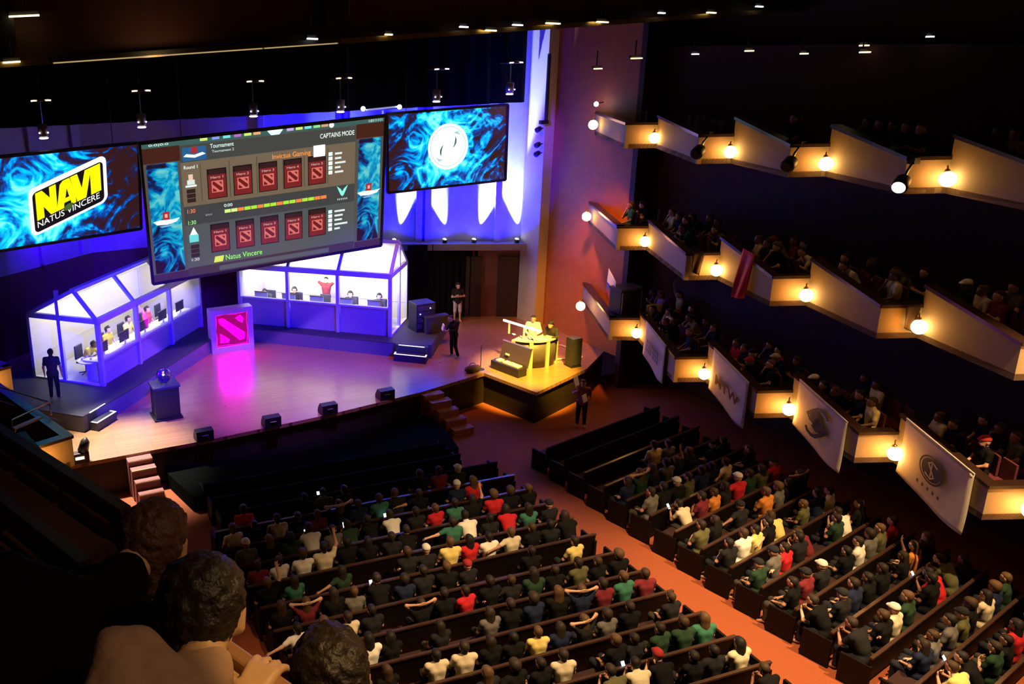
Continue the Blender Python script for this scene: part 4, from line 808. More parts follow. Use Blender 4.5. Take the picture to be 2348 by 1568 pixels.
C_.rect('upper_panel', 2.3, 4.75, 13.95, 7.58, (.175, .130, .082), 1, .008); C_.rect('middle_panel', 2.3, 3.5, 13.95, 4.75, (.052, .055, .056), 1, .008); C_.rect('lower_panel', 2.3, .62, 13.95, 3.5, (.082, .095, .092), 1, .008)
C_.rect('header_panel', 2.3, 7.6, 13.95, 8.62, (.058, .062, .055), 1, .008); C_.rect('top_bar', 0, 8.68, 16, 9, (.045, .12, .11), 1, .009); C_.rect('foot_panel', 2.3, .02, 13.95, .6, (.05, .03, .035), 1, .008); C_.rect('chat_bar', 4.36, .1, 12.1, .42, (.085, .10, .11), 1, .012)
for x in (3.5, 5.35, 7.15, 8.9, 10.35, 12.0): C_.rect('panel_divider', x - .03, 5.0, x + .03, 7.4, (.10, .075, .05), 1, .010)
def hero_card(x, y, k):
    c = C_.grp('hero_card', x, y); C_.rect('card_shadow', x - .06, y - .06, x + 1.20, y + 1.88, (.012, .008, .008), 1, .012, 0, c); C_.rect('card_face', x, y, x + 1.14, y + 1.5, (.20, .018, .018), 1, .018, 0, c); C_.rect('card_top', x + .05, y + 1.5, x + 1.09, y + 1.8, (.035, .012, .012), 1, .018, 0, c)
    C_.text('Hero ' + str(k), x + .57, y + 1.33, .16, .8, (.85, .55, .55), .9, .026, 0, c); q = lambda a, b: (x + .2 + a * .75, y + .35 + b * .75)
    C_.poly('card_mark_plate', [q(0, 0), q(1, 0), q(1, 1), q(0, 1)], (.72, .17, .14), 1, .024, c)
    for nm, pts in (('card_mark_bar', ((.08, .92), (.22, .95), (.92, .35), (.88, .15), (.7, .12), (.08, .72))), ('card_mark_shard', ((.08, .08), (.1, .4), (.4, .18), (.38, .08))), ('card_mark_shard', ((.62, .9), (.88, .85), (.85, .62)))): C_.poly(nm, [q(*p) for p in pts], (.16, .012, .012), 1, .030, c)
for k in range(5): hero_card(3.95 + k * 1.68, 5.1, k + 1); hero_card(3.95 + k * 1.68, 1.48, k + 1)
# writing and small marks
teal = (.75, 1, .92)
C_.text('0:0|0:0', 1.05, 8.85, .17, 1.2, teal, 1.2); C_.text('1:0111111', 15.35, 8.85, .17, .95, teal, 1.2); C_.text('CAPTAINS MODE', 12.65, 8.22, .30, 2.4, (.9, 1, .95), 1.2)
for i, (x, cc) in enumerate(((3.6, (.7, .9, .2)), (4.35, (.25, .35, .9)), (5.05, (.2, .8, .8)), (5.75, (.5, .15, .6)), (6.4, (.7, .9, .2)), (7.0, (.9, .45, .2)), (9.2, (.7, .4, .9)), (9.8, (.7, .9, .2)), (10.4, (.2, .8, .8)), (11.0, (.3, .8, .3)), (11.55, (.7, .4, .2)))): C_.rect('player_chip', x, 8.8, x + .46, 8.97, cc, 1, .02)
C_.poly('clock_crest', [(7.9, 8.95), (8.15, 8.66), (8.7, 8.66), (8.95, 8.95), (8.42, 9.05)], (.7, 1, .95), 1.3, .022); C_.poly('moon_dot', [(12.25 + .17 * math.cos(a), 8.86 + .17 * math.sin(a)) for a in [i * PI / 7 for i in range(14)]], (1, 1, .95), 1.5, .022)
C_.rect('team_tile', 2.45, 7.65, 3.95, 8.5, (.02, .12, .30), 1, .012); C_.poly('team_wave', [(2.5, 7.95), (3.2, 7.82), (3.9, 8.0), (3.7, 8.12), (3.2, 8.0), (2.7, 8.1)], (.8, 1, 1), 1.3, .02); C_.rect('team_badge', 3.0, 8.1, 3.4, 8.5, (.40, .03, .03), 1, .02)
C_.text('Tournament', 4.95, 8.42, .26, 1.5, teal, 1.2); C_.text('Tournament 2', 5.0, 8.08, .16, 1.4, teal, .9)
C_.text('Invictus Gaming', 9.5, 7.22, .42, 2.6, (1, .32, .06), 1.2); C_.rect('white_tile', 11.0, 6.9, 11.8, 7.65, (.95, 1, 1), 1.5, .02)
C_.rect('team_icon', 4.0, .72, 4.6, 1.12, (.75, .85, .1), 1, .02, .1); C_.text('Natus Vincere', 6.05, .95, .36, 2.5, (.30, 1, .12), 1.2)
C_.text('Round 1', 2.9, 7.27, .22, .85, (.9, 1, .9), 1.2)
C_.rect('face_base', 2.5, 6.0, 3.2, 6.12, (.9, 1, .95), 1, .02); C_.rect('face_torso', 2.62, 6.15, 3.1, 6.45, (.75, .85, .8), 1, .02); C_.rect('face_head', 2.72, 6.45, 3.0, 6.8, (.9, .6, .45), 1, .02)
for y in (5.0, 5.3, 5.6, 1.3, 1.6, 1.9): C_.rect('ban_slot', 2.55, y, 3.1, y + .26, (.03, .016, .014), 1, .016)
C_.text('1:30', 2.75, 4.44, .26, .5, (1, .25, .12), 1.2); C_.text('1:30', 2.75, 3.68, .26, .5, (.3, 1, .2), 1.2); C_.poly('gnome_hat', [(2.55, 2.85), (3.05, 2.85), (2.82, 3.35)], (.95, 1, .95), 1.2, .02); C_.rect('gnome_coat', 2.5, 2.35, 3.1, 2.85, (.15, .75, .75), 1, .02); C_.text('1:30', 2.8, 1.15, .2, .5, (.9, .8, .85), 1)
C_.text('BAN', 3.85, 4.05, .12, .4, (.6, .6, .6), .7); C_.text('0:00', 5.15, 4.5, .2, .55, teal, 1.2)
for i in range(16): C_.rect('order_bar', 4.9 + i * .44, 4.0, 5.3 + i * .44, 4.22, ((.75, .95, .3) if i < 2 else (.95, .25, .06) if i % 3 == 2 or i == 15 else (.45, .85, .05)), 1, .02)
for sg in (-1, 1): C_.poly('owl_wing', [(13.05, 3.98), (13.05 + sg * .12, 4.1), (13.05 + sg * .40, 4.72), (13.05 + sg * .12, 4.5), (13.05, 4.3)], (.25, 1, .75), 1.1, .02)
C_.text('IIIIII', 13.05, 3.8, .12, .7, teal, .9)
for i in range(5):
    for y0, s in ((6.95, 0), (2.98, 1)):
        w = (.5, .45, .75, .4, .6, .75, .6, .55, .95, .4)[i + 5 * s]; y = y0 - i * .31; C_.rect('name_icon', 12.05, y - .1, 12.32, y + .14, (.9, 1, .95) if i % 3 else (.7, .9, .95), 1.2, .02); C_.rect('name_line', 12.5, y - .06, 12.5 + w, y + .07, (.9, 1, .95), .9, .02)
# truss edge lights at the seam of the centre and right screens
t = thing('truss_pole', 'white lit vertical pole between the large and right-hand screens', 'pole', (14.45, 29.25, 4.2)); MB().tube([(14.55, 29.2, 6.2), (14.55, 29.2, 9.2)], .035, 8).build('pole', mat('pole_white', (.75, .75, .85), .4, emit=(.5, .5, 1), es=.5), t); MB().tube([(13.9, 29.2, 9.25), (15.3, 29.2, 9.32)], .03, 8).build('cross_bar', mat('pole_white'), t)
for k, x in enumerate((13.75, 15.2)): MB().ball((x, 29.15, 9.3), .085).build('lamp_bulb', glow('truss_bulb', (.7, .75, 1), 12), t)
# ------------------------------------------------------------------ fittings overhead
steel = mat('steel'); warmlens = glow('fitting_warm', (1, .78, .36), 3.0); coldlens = glow('fitting_cold', (.9, .88, 1), 3.0)
def pendant(x, y, z, k, lit, nm):
    t = thing('pendant_fitting', nm, 'ceiling lamp', (x, y, z), 'pendant fittings before the border curtain')
    MB().lathe((x, y, z), [(.05, .12), (.34, .06), (.42, 0), (.38, -.03)], 20).build('canopy', mat('fitting_bronze', (.16, .10, .05), .3, .8), t, True)
    MB().tube([(x - .3 + .6 * i / 6, y - .36, z + .01 * (i % 2)) for i in range(7)], .024, 6).build('glint_rim', warmlens if lit else coldlens, t)  # glowing tube painting the glints along the canopy rim
    MB().tube([(x, y, z + .1), (x, y, 13.4)], .015, 6).build('rod', black, t); MB().tube([(x, y, z - .05), (x, y, z - .75)], .02, 6).build('stem', steel, t)
    MB().lathe((x, y, z - 1.15), [(.10, 0), (.15, .05), (.16, .38), (.10, .42)], 16).build('lamp_can', mat('can_grey', (.22, .17, .15), .4), t, True); MB().lathe((x, y, z - 1.2), [(.13, 0), (.15, .035)], 16).build('lens', coldlens, t)
    for s in (-1, 1): MB().ball((x + .13 * s, y - .14, z - 1.0), .028, 8, 6).build('indicator', coldlens, t)
for k, (x, z) in enumerate(((2.85, 10.0), (6.0, 10.18), (9.9, 10.35), (13.2, 10.35), (17.15, 10.55), (20.4, 10.7))):
    pendant(x, 29.9, z, k, k < 4, 'round bronze pendant fitting with a lamp can, %s from the left-hand wall' % ORD[k])
def batten_light(x, y, z, l, ang, warm, label):
    t = thing('ceiling_fitting', label, 'ceiling lamp', (x, y, z), 'small ceiling fittings along the header'); d = Vector((math.cos(ang), 0, math.sin(ang)))
    MB().beam(Vector((x, y, z)) - d * l / 2, Vector((x, y, z)) + d * l / 2, .09, .035).build('lit_strip', warmlens if warm else coldlens, t); MB().beam(Vector((x, y + .07, z + .05)) - d * l / 2, Vector((x, y + .07, z + .05)) + d * l / 2, .1, .08).build('housing', black, t)
    MB().tube([(x, y + .07, z + .08), (x, y + .07, z + .55)], .02, 6).build('hanger', black, t)
t = thing('lip_glow_strip', 'long gold glowing strip added as the lit lower lip of the header', 'light strip', (4.5, 20.2, hz(4.5)))  # glow put in for the light on the gilt lip, no lamp there
for a, b in ((2.3, 7.0), (7.05, 8.9)): MB().beam((a, 20.27, hz(a) - .02), (b, 20.27, hz(b) - .02), .03, .022).build('lit_strip', glow('lip_gold_glow', (1, .74, .34), 1.6 if a < 2 else .5), t)
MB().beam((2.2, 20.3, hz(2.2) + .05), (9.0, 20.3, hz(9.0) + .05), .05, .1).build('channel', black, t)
spot('lip_graze_fill', (4.6, 19.6, hz(4.6) - .15), (4.6, 20.6, hz(4.6) + .3), (1, .62, .25), 14, 150, .9, .2)  # unseen spot added to graze the header lip
for k, (x, dz, l, w_) in enumerate(((8.2, .12, .25, 0), (10.2, .10, .18, 1), (12.3, .16, .22, 0), (13.1, .03, .3, 1), (13.9, .12, .28, 0), (15.0, .10, .42, 1), (16.6, .05, .35, 1), (18.6, .18, .2, 0), (20.4, .1, .3, 1), (22.2, .18, .24, 0))):
    batten_light(x, 20.15, hz(x) + dz, l, -.05, w_, 'short lit ceiling fitting under the header, %s from the gold strip' % ORD[k])
for k, (x, y, z, l, w_) in enumerate(((19.4, 23.6, 10.6, .35, 1), (20.3, 22.9, 10.9, .5, 1), (21.6, 21.8, 11.0, .28, 0), (21.2, 19.4, 11.1, .34, 1), (22.4, 18.6, 11.0, .3, 1), (22.9, 17.2, 11.2, .36, 1), (21.9, 16.4, 11.05, .4, 1), (22.8, 15.4, 11.4, .25, 0))):
    batten_light(x, y, z, l * .8, .0, w_, 'small lit strip fitting over the upper boxes, %s from the stage' % ORD[k])
batten_light(1.45, 20.15, hz(1.45) + .06, .34, .04, 1, 'short gold fitting at the left-hand end of the header lip'); batten_light(1.8, 20.15, 12.18, .6, .04, 1, 'gold-lit fitting high on the header, top corner over the left-hand screen')
# ------------------------------------------------------------------ people in the seats
skin = mat('skin', obj=True, rough=.55, var=.08); clothm = mat('clothing', obj=True, rough=.9, var=.14, scale=9, spec=.15); hairm = mat('hair', obj=True, rough=.65, var=.2, scale=14, spec=.3)
SIT = dict(pelvis=(0, 0, .56), waist=(0, -.02, .76), chest=(0, -.02, .96), neck=(0, 0, 1.13), head=(0, .035, 1.27), shL=(-.19, -.01, 1.06), shR=(.19, -.01, 1.06), hipL=(-.09, .04, .54), hipR=(.09, .04, .54), knL=(-.12, .44, .56), knR=(.12, .44, .56), anL=(-.12, .44, .12), anR=(.12, .44, .12), toL=(-.13, .58, .06), toR=(.13, .58, .06))
def P(**k): d = dict(SIT); d.update(k); return d
POSES = {
 'hands in lap': P(elL=(-.26, .06, .80), elR=(.26, .06, .80), wrL=(-.12, .28, .69), wrR=(.12, .28, .69), palmL=(0, 0, 1), palmR=(0, 0, 1), handL=(.4, .7, -.2), handR=(-.4, .7, -.2), curl=.5),
 'arms folded': P(elL=(-.26, .10, .80), elR=(.26, .10, .80), wrL=(.02, .24, .86), wrR=(-.02, .20, .82), handL=(1, .0, .1), handR=(-1, .0, .1), palmL=(0, 1, 0), palmR=(0, 1, 0), curl=.3),
 'hands behind the head': P(elL=(-.36, .04, 1.27), elR=(.36, .04, 1.27), wrL=(-.13, -.08, 1.31), wrR=(.13, -.08, 1.31), handL=(1, -.3, .1), handR=(-1, -.3, .1), palmL=(0, -1, 0), palmR=(0, -1, 0), curl=.4),
 'leaning forward': P(waist=(0, .03, .75), chest=(0, .14, .92), neck=(0, .26, 1.05), head=(0, .34, 1.17), shL=(-.19, .18, 1.0), shR=(.19, .18, 1.0), elL=(-.24, .34, .76), elR=(.24, .34, .76), wrL=(-.08, .50, .86), wrR=(.08, .50, .86), handL=(.5, .3, .6), handR=(-.5, .3, .6), palmL=(0, 1, 0), palmR=(0, 1, 0), curl=.9),
 'chin on hand': P(elL=(-.26, .08, .80), elR=(.22, .22, .82), wrL=(-.10, .28, .69), wrR=(.07, .17, 1.07), handL=(.4, .7, -.2), handR=(-.3, -.1, 1), palmL=(0, 0, 1), palmR=(0, 1, 0), curl=1.0),
 'raising one arm': P(elL=(-.26, .06, .80), elR=(.30, .10, 1.28), wrL=(-.12, .28, .69), wrR=(.26, .18, 1.52), handL=(.4, .7, -.2), handR=(0, .1, 1), palmL=(0, 0, 1), palmR=(0, 1, 0), curl=.25),
 'arm along the pew': P(elL=(-.42, -.06, 1.0), elR=(.26, .06, .80), wrL=(-.66, -.10, .98), wrR=(.12, .28, .69), handL=(-1, .0, -.2), handR=(-.4, .7, -.2), palmL=(0, 0, 1), palmR=(0, 0, 1), curl=.5)}
HV = .017
PROTO = {}
for nm, J in POSES.items():
    b, s, p = figure(J); PROTO[nm] = (net_mesh('person_body', b, HV), net_mesh('shirt', s, .028), net_mesh('trousers', p, .030), Vector(J['head']))
HAIR = {}
for st in ('short', 'long', 'curly'):
    pr, cut = hair_prims((0, 0, 0), style=st); HAIR[st] = net_mesh('hair', pr, .02, .03, cut)
cap_pr = [seg((0, -.02, .05), (0, .02, .05), .104, .10), seg((-.04, .1, .055), (.04, .1, .055), .03), seg((-.03, .14, .045), (.03, .14, .045), .022)]
HAIR['cap'] = net_mesh('cap', cap_pr, .016, .02, lambda X: .035 - X[:, 2])
SKINS = [(.62, .36, .24), (.55, .30, .19), (.40, .21, .13), (.66, .42, .30), (.25, .12, .07)]
HAIRS = [(.02, .013, .010), (.012, .010, .010), (.05, .028, .015), (.10, .055, .025), (.03, .02, .015)]
TOPS = [('black', (.006, .006, .007), 26), ('charcoal', (.014, .014, .017), 16), ('navy', (.012, .018, .05), 12), ('dark green', (.02, .05, .028), 7), ('olive', (.10, .10, .045), 5), ('grey', (.13, .125, .12), 8), ('cream', (.62, .55, .40), 8), ('white', (.80, .78, .72), 8), ('pale yellow', (.70, .58, .20), 4), ('orange', (.60, .22, .04), 2), ('red', (.50, .02, .03), 4), ('maroon', (.16, .02, .03), 6), ('teal green', (.04, .16, .11), 3)]
TOTAL = sum(t[2] for t in TOPS)
def pick_top():
    r = rnd.random() * TOTAL
    for n, c, w in TOPS:
        r -= w
        if r < 0: return n, c
    return TOPS[0][:2]
PREF = {}
def person(loc, rz, pose, top, topcol, label, group, hair=None, hcol=None, pants=None, sk=None, sc=1.0):
    body, shirt, tro, hd_ = PROTO[pose]
    hair = hair or rnd.choice(['short'] * 6 + ['curly', 'long', 'long', 'cap'])
    if (pose, hair) not in PREF:
        o = link('person', body, skin); a = link('shirt', shirt, clothm, o); b = link('trousers', tro, clothm, o); c = link('cap' if hair == 'cap' else 'hair', HAIR[hair], clothm if hair == 'cap' else hairm, o); c.location = hd_; PREF[(pose, hair)] = o
    else:
        o = PREF[(pose, hair)].copy(); COL.objects.link(o)
        for ch in PREF[(pose, hair)].children: c = ch.copy(); COL.objects.link(c); c.parent = o
    o.location = loc; o.rotation_euler = (0, 0, rz); o.scale = (sc, sc, sc); o.color = (*(sk or rnd.choice(SKINS)), 1)
    for ch in o.children:
        n = ch.name.split('.')[0]
        ch.color = (*(topcol if n == 'shirt' else (pants or rnd.choice([(.015, .018, .03), (.02, .02, .022), (.05, .045, .04)])) if n == 'trousers' else (hcol or rnd.choice(HAIRS)) if n == 'hair' else rnd.choice([(.02, .02, .025), (.7, .68, .62), (.35, .03, .03)])), 1)
    return tag(o, label, 'person', group)
POSEW = ['hands in lap'] * 11 + ['arms folded'] * 4 + ['hands behind the head'] + ['leaning forward'] * 3 + ['chin on hand'] * 3 + ['raising one arm'] + ['arm along the pew'] * 2
POSED = {'hands in lap': '', 'arms folded': 'arms folded, ', 'hands behind the head': 'hands behind head, ', 'leaning forward': 'leaning forward, ', 'chin on hand': 'hand at chin, ', 'raising one arm': 'one arm raised, ', 'arm along the pew': 'arm along the pew, '}
count = 0; SPARE = []
for blk, rows, occ, nm in (('main', MAIN, .87, 'wide main block'), ('wall', WALL, .86, 'wall-side block')):
    for k, (a, d, n, l) in rows:
        step = .56; m = int((l - .3) / step)
        for j in range(m):
            loc = a + d * (.3 + j * step + (l - .3 - m * step) / 2 + rnd.uniform(-.05, .05)) + n * (.20 + rnd.uniform(-.03, .03)); loc.z = FZ - .04
            o2 = .45 if (blk == 'main' and k == 0) else .6 if (blk == 'wall' and k == 0) else occ
            if rnd.random() > o2 or not in_frame(loc + Vector((0, 0, .9)), 25): continue
            pose = rnd.choice(POSEW); tn, tc_ = pick_top(); idx = (m - 1 - j) if blk == 'main' else j
            lab = lambda ps: 'person in %s top, %s%s from the aisle, %s row of the %s' % (tn, ps, ORD[min(idx, 19)], ORD[k + 3], 'main block' if blk == 'main' else 'wall block')
            lab = lab(POSED[pose]) if len(lab(POSED[pose]).split()) <= 15 else lab('')
            person(loc, math.atan2(d.y, d.x) + rnd.uniform(-.2, .2), pose, tn, tc_, lab, 'audience in the %s' % nm, sc=rnd.uniform(.94, 1.05)); count += 1
            if pose == 'leaning forward' and count % 2:
                rz_ = math.atan2(d.y, d.x); q = loc + Matrix.Rotation(rz_, 3, 'Z') @ Vector((0, .60, .92)); ph = MB().obb(q, (d, Vector((0, 0, 1)) * .8 + n * .6, Vector((0, 0, 1)) * .6 - n * .8), (.036, .068, .005)).build('phone', glow('phone_screen', (.85, .9, 1), 3.5)); tag(ph, 'lit phone of the person ' + ' '.join(lab.split(', ')[-2:]).replace('from the aisle', 'from the aisle,'), 'phone', 'lit phones in the audience')
# spectators and chairs in the boxes
def box_chair(loc, rz, label):
    t = thing('box_chair', label, 'chair', loc, 'chairs in the side boxes', rz)
    if 'chair' not in PREF:
        PREF['chair'] = [('seat', MB().box((-.22, -.2, .40), (.22, .24, .48)), seatred), ('backrest', MB().box((-.21, -.24, .50), (.21, -.19, .95)), seatred)] + [('leg', MB().box((x - .02, y - .02, 0), (x + .02, y + .02, .40)), pewm) for x in (-.18, .18) for y in (-.17, .2)]
        PREF['chair'] = [(q, mb_.build(q, mm, t, local=True)) for q, mb_, mm in PREF['chair']]
    else:
        for q, src in PREF['chair']: c = src.copy(); COL.objects.link(c); c.parent = t
for (tier, i), (S_, C_2, R2, z) in BOXSEATS.items():
    d = (C_2 - S_).normalized(); n = Vector((-d.y, d.x, 0)); n = n if n.x > 0 else -n; L2 = (C_2 - S_).length; j = 0
    if tier == 'lowest' and i == 0: continue
    k_n = 5
    for row in range(2 if tier != 'upper' else 1):
        for q in range(k_n - row):
            s_ = .45 + q * (L2 - .5) / k_n + row * .3
            loc = S_ + d * s_ + n * (.62 + row * .85); loc.z = z
            if not in_frame(loc + Vector((0, 0, .8)), 10) or loc.x > 22.8 or loc.y > 23.6: continue
            rz = PI / 2 - .55 + rnd.uniform(-.15, .15); lab = '%s seat, %s row, %s box, %s tier' % (ORD[q], 'front' if not row else 'rear', ORD[i], tier)
            box_chair(loc, rz, 'dark red chair at the ' + lab)
            if rnd.random() < (.78 if tier != 'upper' else .5):
                tn, tc_ = pick_top(); person(loc + Vector((0, 0, -.06)), rz, rnd.choice(['hands in lap', 'arms folded', 'leaning forward', 'chin on hand']), tn, tc_, 'person in %s top at the %s' % (tn, lab), 'spectators in the side boxes'); count += 1
for k, (x, y) in enumerate(((22.25, 22.85), (22.75, 23.35), (22.85, 22.6))):
    box_chair(Vector((x, y, 1.74)), 1.1, 'dark red chair behind the black case, first box, lowest tier, %s inwards' % ORD[k]); tn, tc_ = (('lilac', (.25, .18, .40)), ('brown', (.12, .05, .03)), ('cream', (.62, .55, .40)))[k]
    person((x, y, 1.68), 1.1, ('hands in lap', 'leaning forward', 'raising one arm')[k], tn, tc_, 'person in %s top seated behind the black case in the first low box' % tn, 'spectators in the side boxes')
print('people seated', count)
# ------------------------------------------------------------------ players and hosts
def players(which, at, s, picks):
    w = at(0, 1, 0) - at(0, 0, 0); rz = math.atan2(-w.y, -w.x) - PI / 2
    for k, tn, tc_, pose in picks:
        loc = at(.75 + k * s, 1.12, ZB + .0); o = person(loc, rz, pose, tn, tc_, 'player in %s shirt behind the %s monitor of the %s booth' % (tn, ORD[k], which), 'players in the booths', hair='short')
        hp = PROTO[pose][3]; hs = thing('headset', 'black headset worn by the %s player of the %s booth' % (ORD[k], which), 'headset', loc + Vector((0, 0, hp.z)), 'headsets on the players', rz)
        MB().tube([(.105 * math.cos(a), hp.y, .02 + .135 * math.sin(a)) for a in [i * PI / 10 for i in range(11)]], .012, 8).build('headband', black, hs, local=True)
        for sx in (-1, 1): MB().lathe((sx * .088, hp.y, .0), [(.03, 0), (.042, .012), (.042, .03), (.03, .036)], 12, (sx, 0, 0)).build('ear_cup', black, hs, local=True)
players('left-hand', atL, 1.33, [(0, 'yellow', (.75, .58, .06), 'leaning forward'), (1, 'yellow', (.75, .58, .06), 'hands in lap'), (2, 'pale yellow', (.80, .68, .22), 'hands in lap'), (3, 'red', (.62, .10, .12), 'hands in lap')])
players('right-hand', atR, 1.22, [(0, 'dark grey', (.05, .05, .06), 'hands in lap'), (1, 'dark grey', (.05, .05, .06), 'hands in lap'), (3, 'black', (.02, .02, .025), 'hands in lap'), (4, 'dark grey', (.05, .05, .06), 'leaning forward')])
STAND = dict(pelvis=(0, 0, .93), waist=(0, 0, 1.10), chest=(0, 0, 1.29), neck=(0, .01, 1.48), head=(0, .045, 1.62), shL=(-.19, 0, 1.41), shR=(.19, 0, 1.41), hipL=(-.09, 0, .90), hipR=(.09, 0, .90), knL=(-.11, .03, .49), knR=(.11, .01, .49), anL=(-.12, 0, .09), anR=(.12, -.02, .09), toL=(-.14, .15, .05), toR=(.15, .13, .05), elL=(-.27, -.02, 1.13), elR=(.27, -.02, 1.13), wrL=(-.24, .12, .92), wrR=(.24, .12, .92), palmL=(1, 0, 0), palmR=(-1, 0, 0), curl=.35)
def standing(name_lab, loc, rz, J, top, pants, sk, hcol, hair='short', h=.02, group=None):
    b, s, p = figure(J); o = link('person', net_mesh('person_body', b, h), skin); a = link('shirt', net_mesh('shirt', s, .024), clothm, o); t_ = link('trousers', net_mesh('trousers', p, .024), clothm, o); hr = link('hair', HAIR[hair], hairm, o); hr.location = J['head']
    o.location = loc; o.rotation_euler = (0, 0, rz); o.color = (*sk, 1); a.color = (*top, 1); t_.color = (*pants, 1); hr.color = (*hcol, 1); tag(o, name_lab, 'person', group); return o
def ST(**k): d = dict(STAND); d.update(k); return d
standing('man in black T-shirt and pale shorts, arms folded, before the black drape', (19.2, 31.35, 0), PI * .92, ST(elL=(-.27, .08, 1.15), elR=(.27, .08, 1.15), wrL=(.02, .22, 1.22), wrR=(-.02, .18, 1.17), handL=(1, 0, .1), handR=(-1, 0, .1), palmL=(0, 1, 0), palmR=(0, 1, 0), hem=.08), (.02, .018, .02), (.55, .48, .46), SKINS[0], HAIRS[0], 'curly')
standing('host in white shirt standing behind the curved desk', (19.25, 26.05, 0), PI * .80, ST(long=True, elL=(-.29, .06, 1.15), elR=(.29, .06, 1.15), wrL=(-.16, .27, 1.10), wrR=(.18, .27, 1.10), palmL=(0, 0, 1), palmR=(0, 0, 1)), (.85, .82, .76), (.05, .05, .06), SKINS[0], HAIRS[2])
standing('person in dark jacket standing at the far end of the curved desk', (19.75, 25.45, 0), PI * .62, ST(long=True, waist=(0, .03, 1.08), chest=(0, .10, 1.25), neck=(0, .18, 1.40), head=(0, .24, 1.52), shL=(-.19, .12, 1.34), shR=(.19, .12, 1.34), elL=(-.26, .18, 1.08), elR=(.26, .18, 1.08), wrL=(-.14, .36, 1.08), wrR=(.14, .36, 1.08)), (.035, .03, .03), (.03, .03, .03), SKINS[1], HAIRS[1], 'curly')
standing('crew member in black beside the right-hand booth, holding a white sheet', (16.75, 27.55, 0), PI * .55, ST(long=True, waist=(0, .02, 1.09), chest=(0, .06, 1.27), neck=(0, .12, 1.44), head=(0, .18, 1.57), elL=(-.26, .10, 1.14), elR=(.26, .10, 1.14), wrL=(-.10, .34, 1.14), wrR=(.10, .34, 1.14), knL=(-.16, .05, .50), anL=(-.22, -.05, .09), toL=(-.24, .10, .05)), (.012, .012, .018), (.012, .012, .016), SKINS[2], HAIRS[1])
o = MB().obb((16.42, 27.80, 1.17), ((.35, .93, 0), (-.93, .35, .3), (.2, -.1, 1)), (.15, .02, .11)).build('paper_sheet', mat('paper', (.85, .83, .85), .7)); tag(o, 'white paper sheet in the hands of the black-clad crew member', 'paper')
standing('player in maroon shirt with both arms raised in the right-hand booth', atR(3.2, 1.62, ZB + .04), math.atan2(-wR.y, -wR.x) - PI / 2, ST(elL=(-.40, .05, 1.58), elR=(.40, .05, 1.58), wrL=(-.20, .02, 1.80), wrR=(.20, .02, 1.80), handL=(.6, 0, .6), handR=(-.6, 0, .6), palmL=(0, 1, 0), palmR=(0, 1, 0)), (.20, .03, .04), (.05, .05, .06), SKINS[3], HAIRS[1])
standing('staff person in blue-lit dark clothes standing outside the left-hand booth end', (2.15, 28.35, ZB), -.3, ST(wrL=(-.27, .05, .88), wrR=(.27, .05, .88)), (.03, .03, .05), (.02, .02, .03), SKINS[2], HAIRS[1])
standing('person in cream top standing by the pews below the apron', (18.75, 22.4, FZ), PI * .75, ST(elR=(.30, .10, 1.25), wrR=(.16, .28, 1.42), handR=(0, .4, .8)), (.35, .12, .06), (.03, .03, .03), SKINS[0], HAIRS[0])
o = MB().obb((18.62, 22.62, .42), ((.9, .4, 0), (-.1, .3, 1), (.4, -.9, .3)), (.14, .15, .012)).build('paper_card', mat('paper')); tag(o, 'upper pale card held up by the person below the apron', 'card')
o = MB().obb((18.55, 22.05, .02), ((.9, .4, 0), (-.1, .3, 1), (.4, -.9, .3)), (.14, .12, .012)).build('paper_card', mat('paper')); tag(o, 'lower pale card held up by the person below the apron', 'card')
# ------------------------------------------------------------------ people and rail just ahead of the camera
tan = mat('tan_shirt', (.42, .24, .16), .85, var=.22, scale=14, bump=.5); fskin = mat('near_skin', (.62, .36, .20), .5, var=.08); fhair = mat('near_hair', (.022, .012, .010), .55, var=.3, scale=40, bump=.6); railw = mat('rail_wood', (.42, .20, .09), .35, coat=.4)
jackm = mat('dark_jacket', (.004, .0042, .005), 1.0, var=.2, scale=10, bump=.4, spec=.08); trou = mat('near_trousers', (.03, .03, .04), .85)
def near_person(label, J, shirt_m, hair_m, style, h, extra_shirt=(), hs=1.0):
    b, s, p = figure(J); f, u = J['face'], J['up']; o = link('person', net_mesh('person_body', b, h, .025), fskin)
    sh = link('shirt', net_mesh('shirt', list(s) + list(extra_shirt), .014, .03), shirt_m, o); tw = bpy.data.textures.new('wrinkles', 'CLOUDS'); tw.noise_scale = .11; tw.noise_depth = 1; dw = sh.modifiers.new('wrinkles', 'DISPLACE'); dw.texture = tw; dw.strength = .035; dw.mid_level = .5; link('trousers', net_mesh('trousers', p, .025), trou, o)
    pr, cut = hair_prims(J['head'], f, u, style); hm = link('hair', net_mesh('hair', pr, .009, .03, cut), hair_m, o)
    tx = bpy.data.textures.new('tufts', 'CLOUDS'); tx.noise_scale = .022; dm = hm.modifiers.new('tufts', 'DISPLACE'); dm.texture = tx; dm.strength = .022; dm.mid_level = .4
    return tag(o, label, 'person')
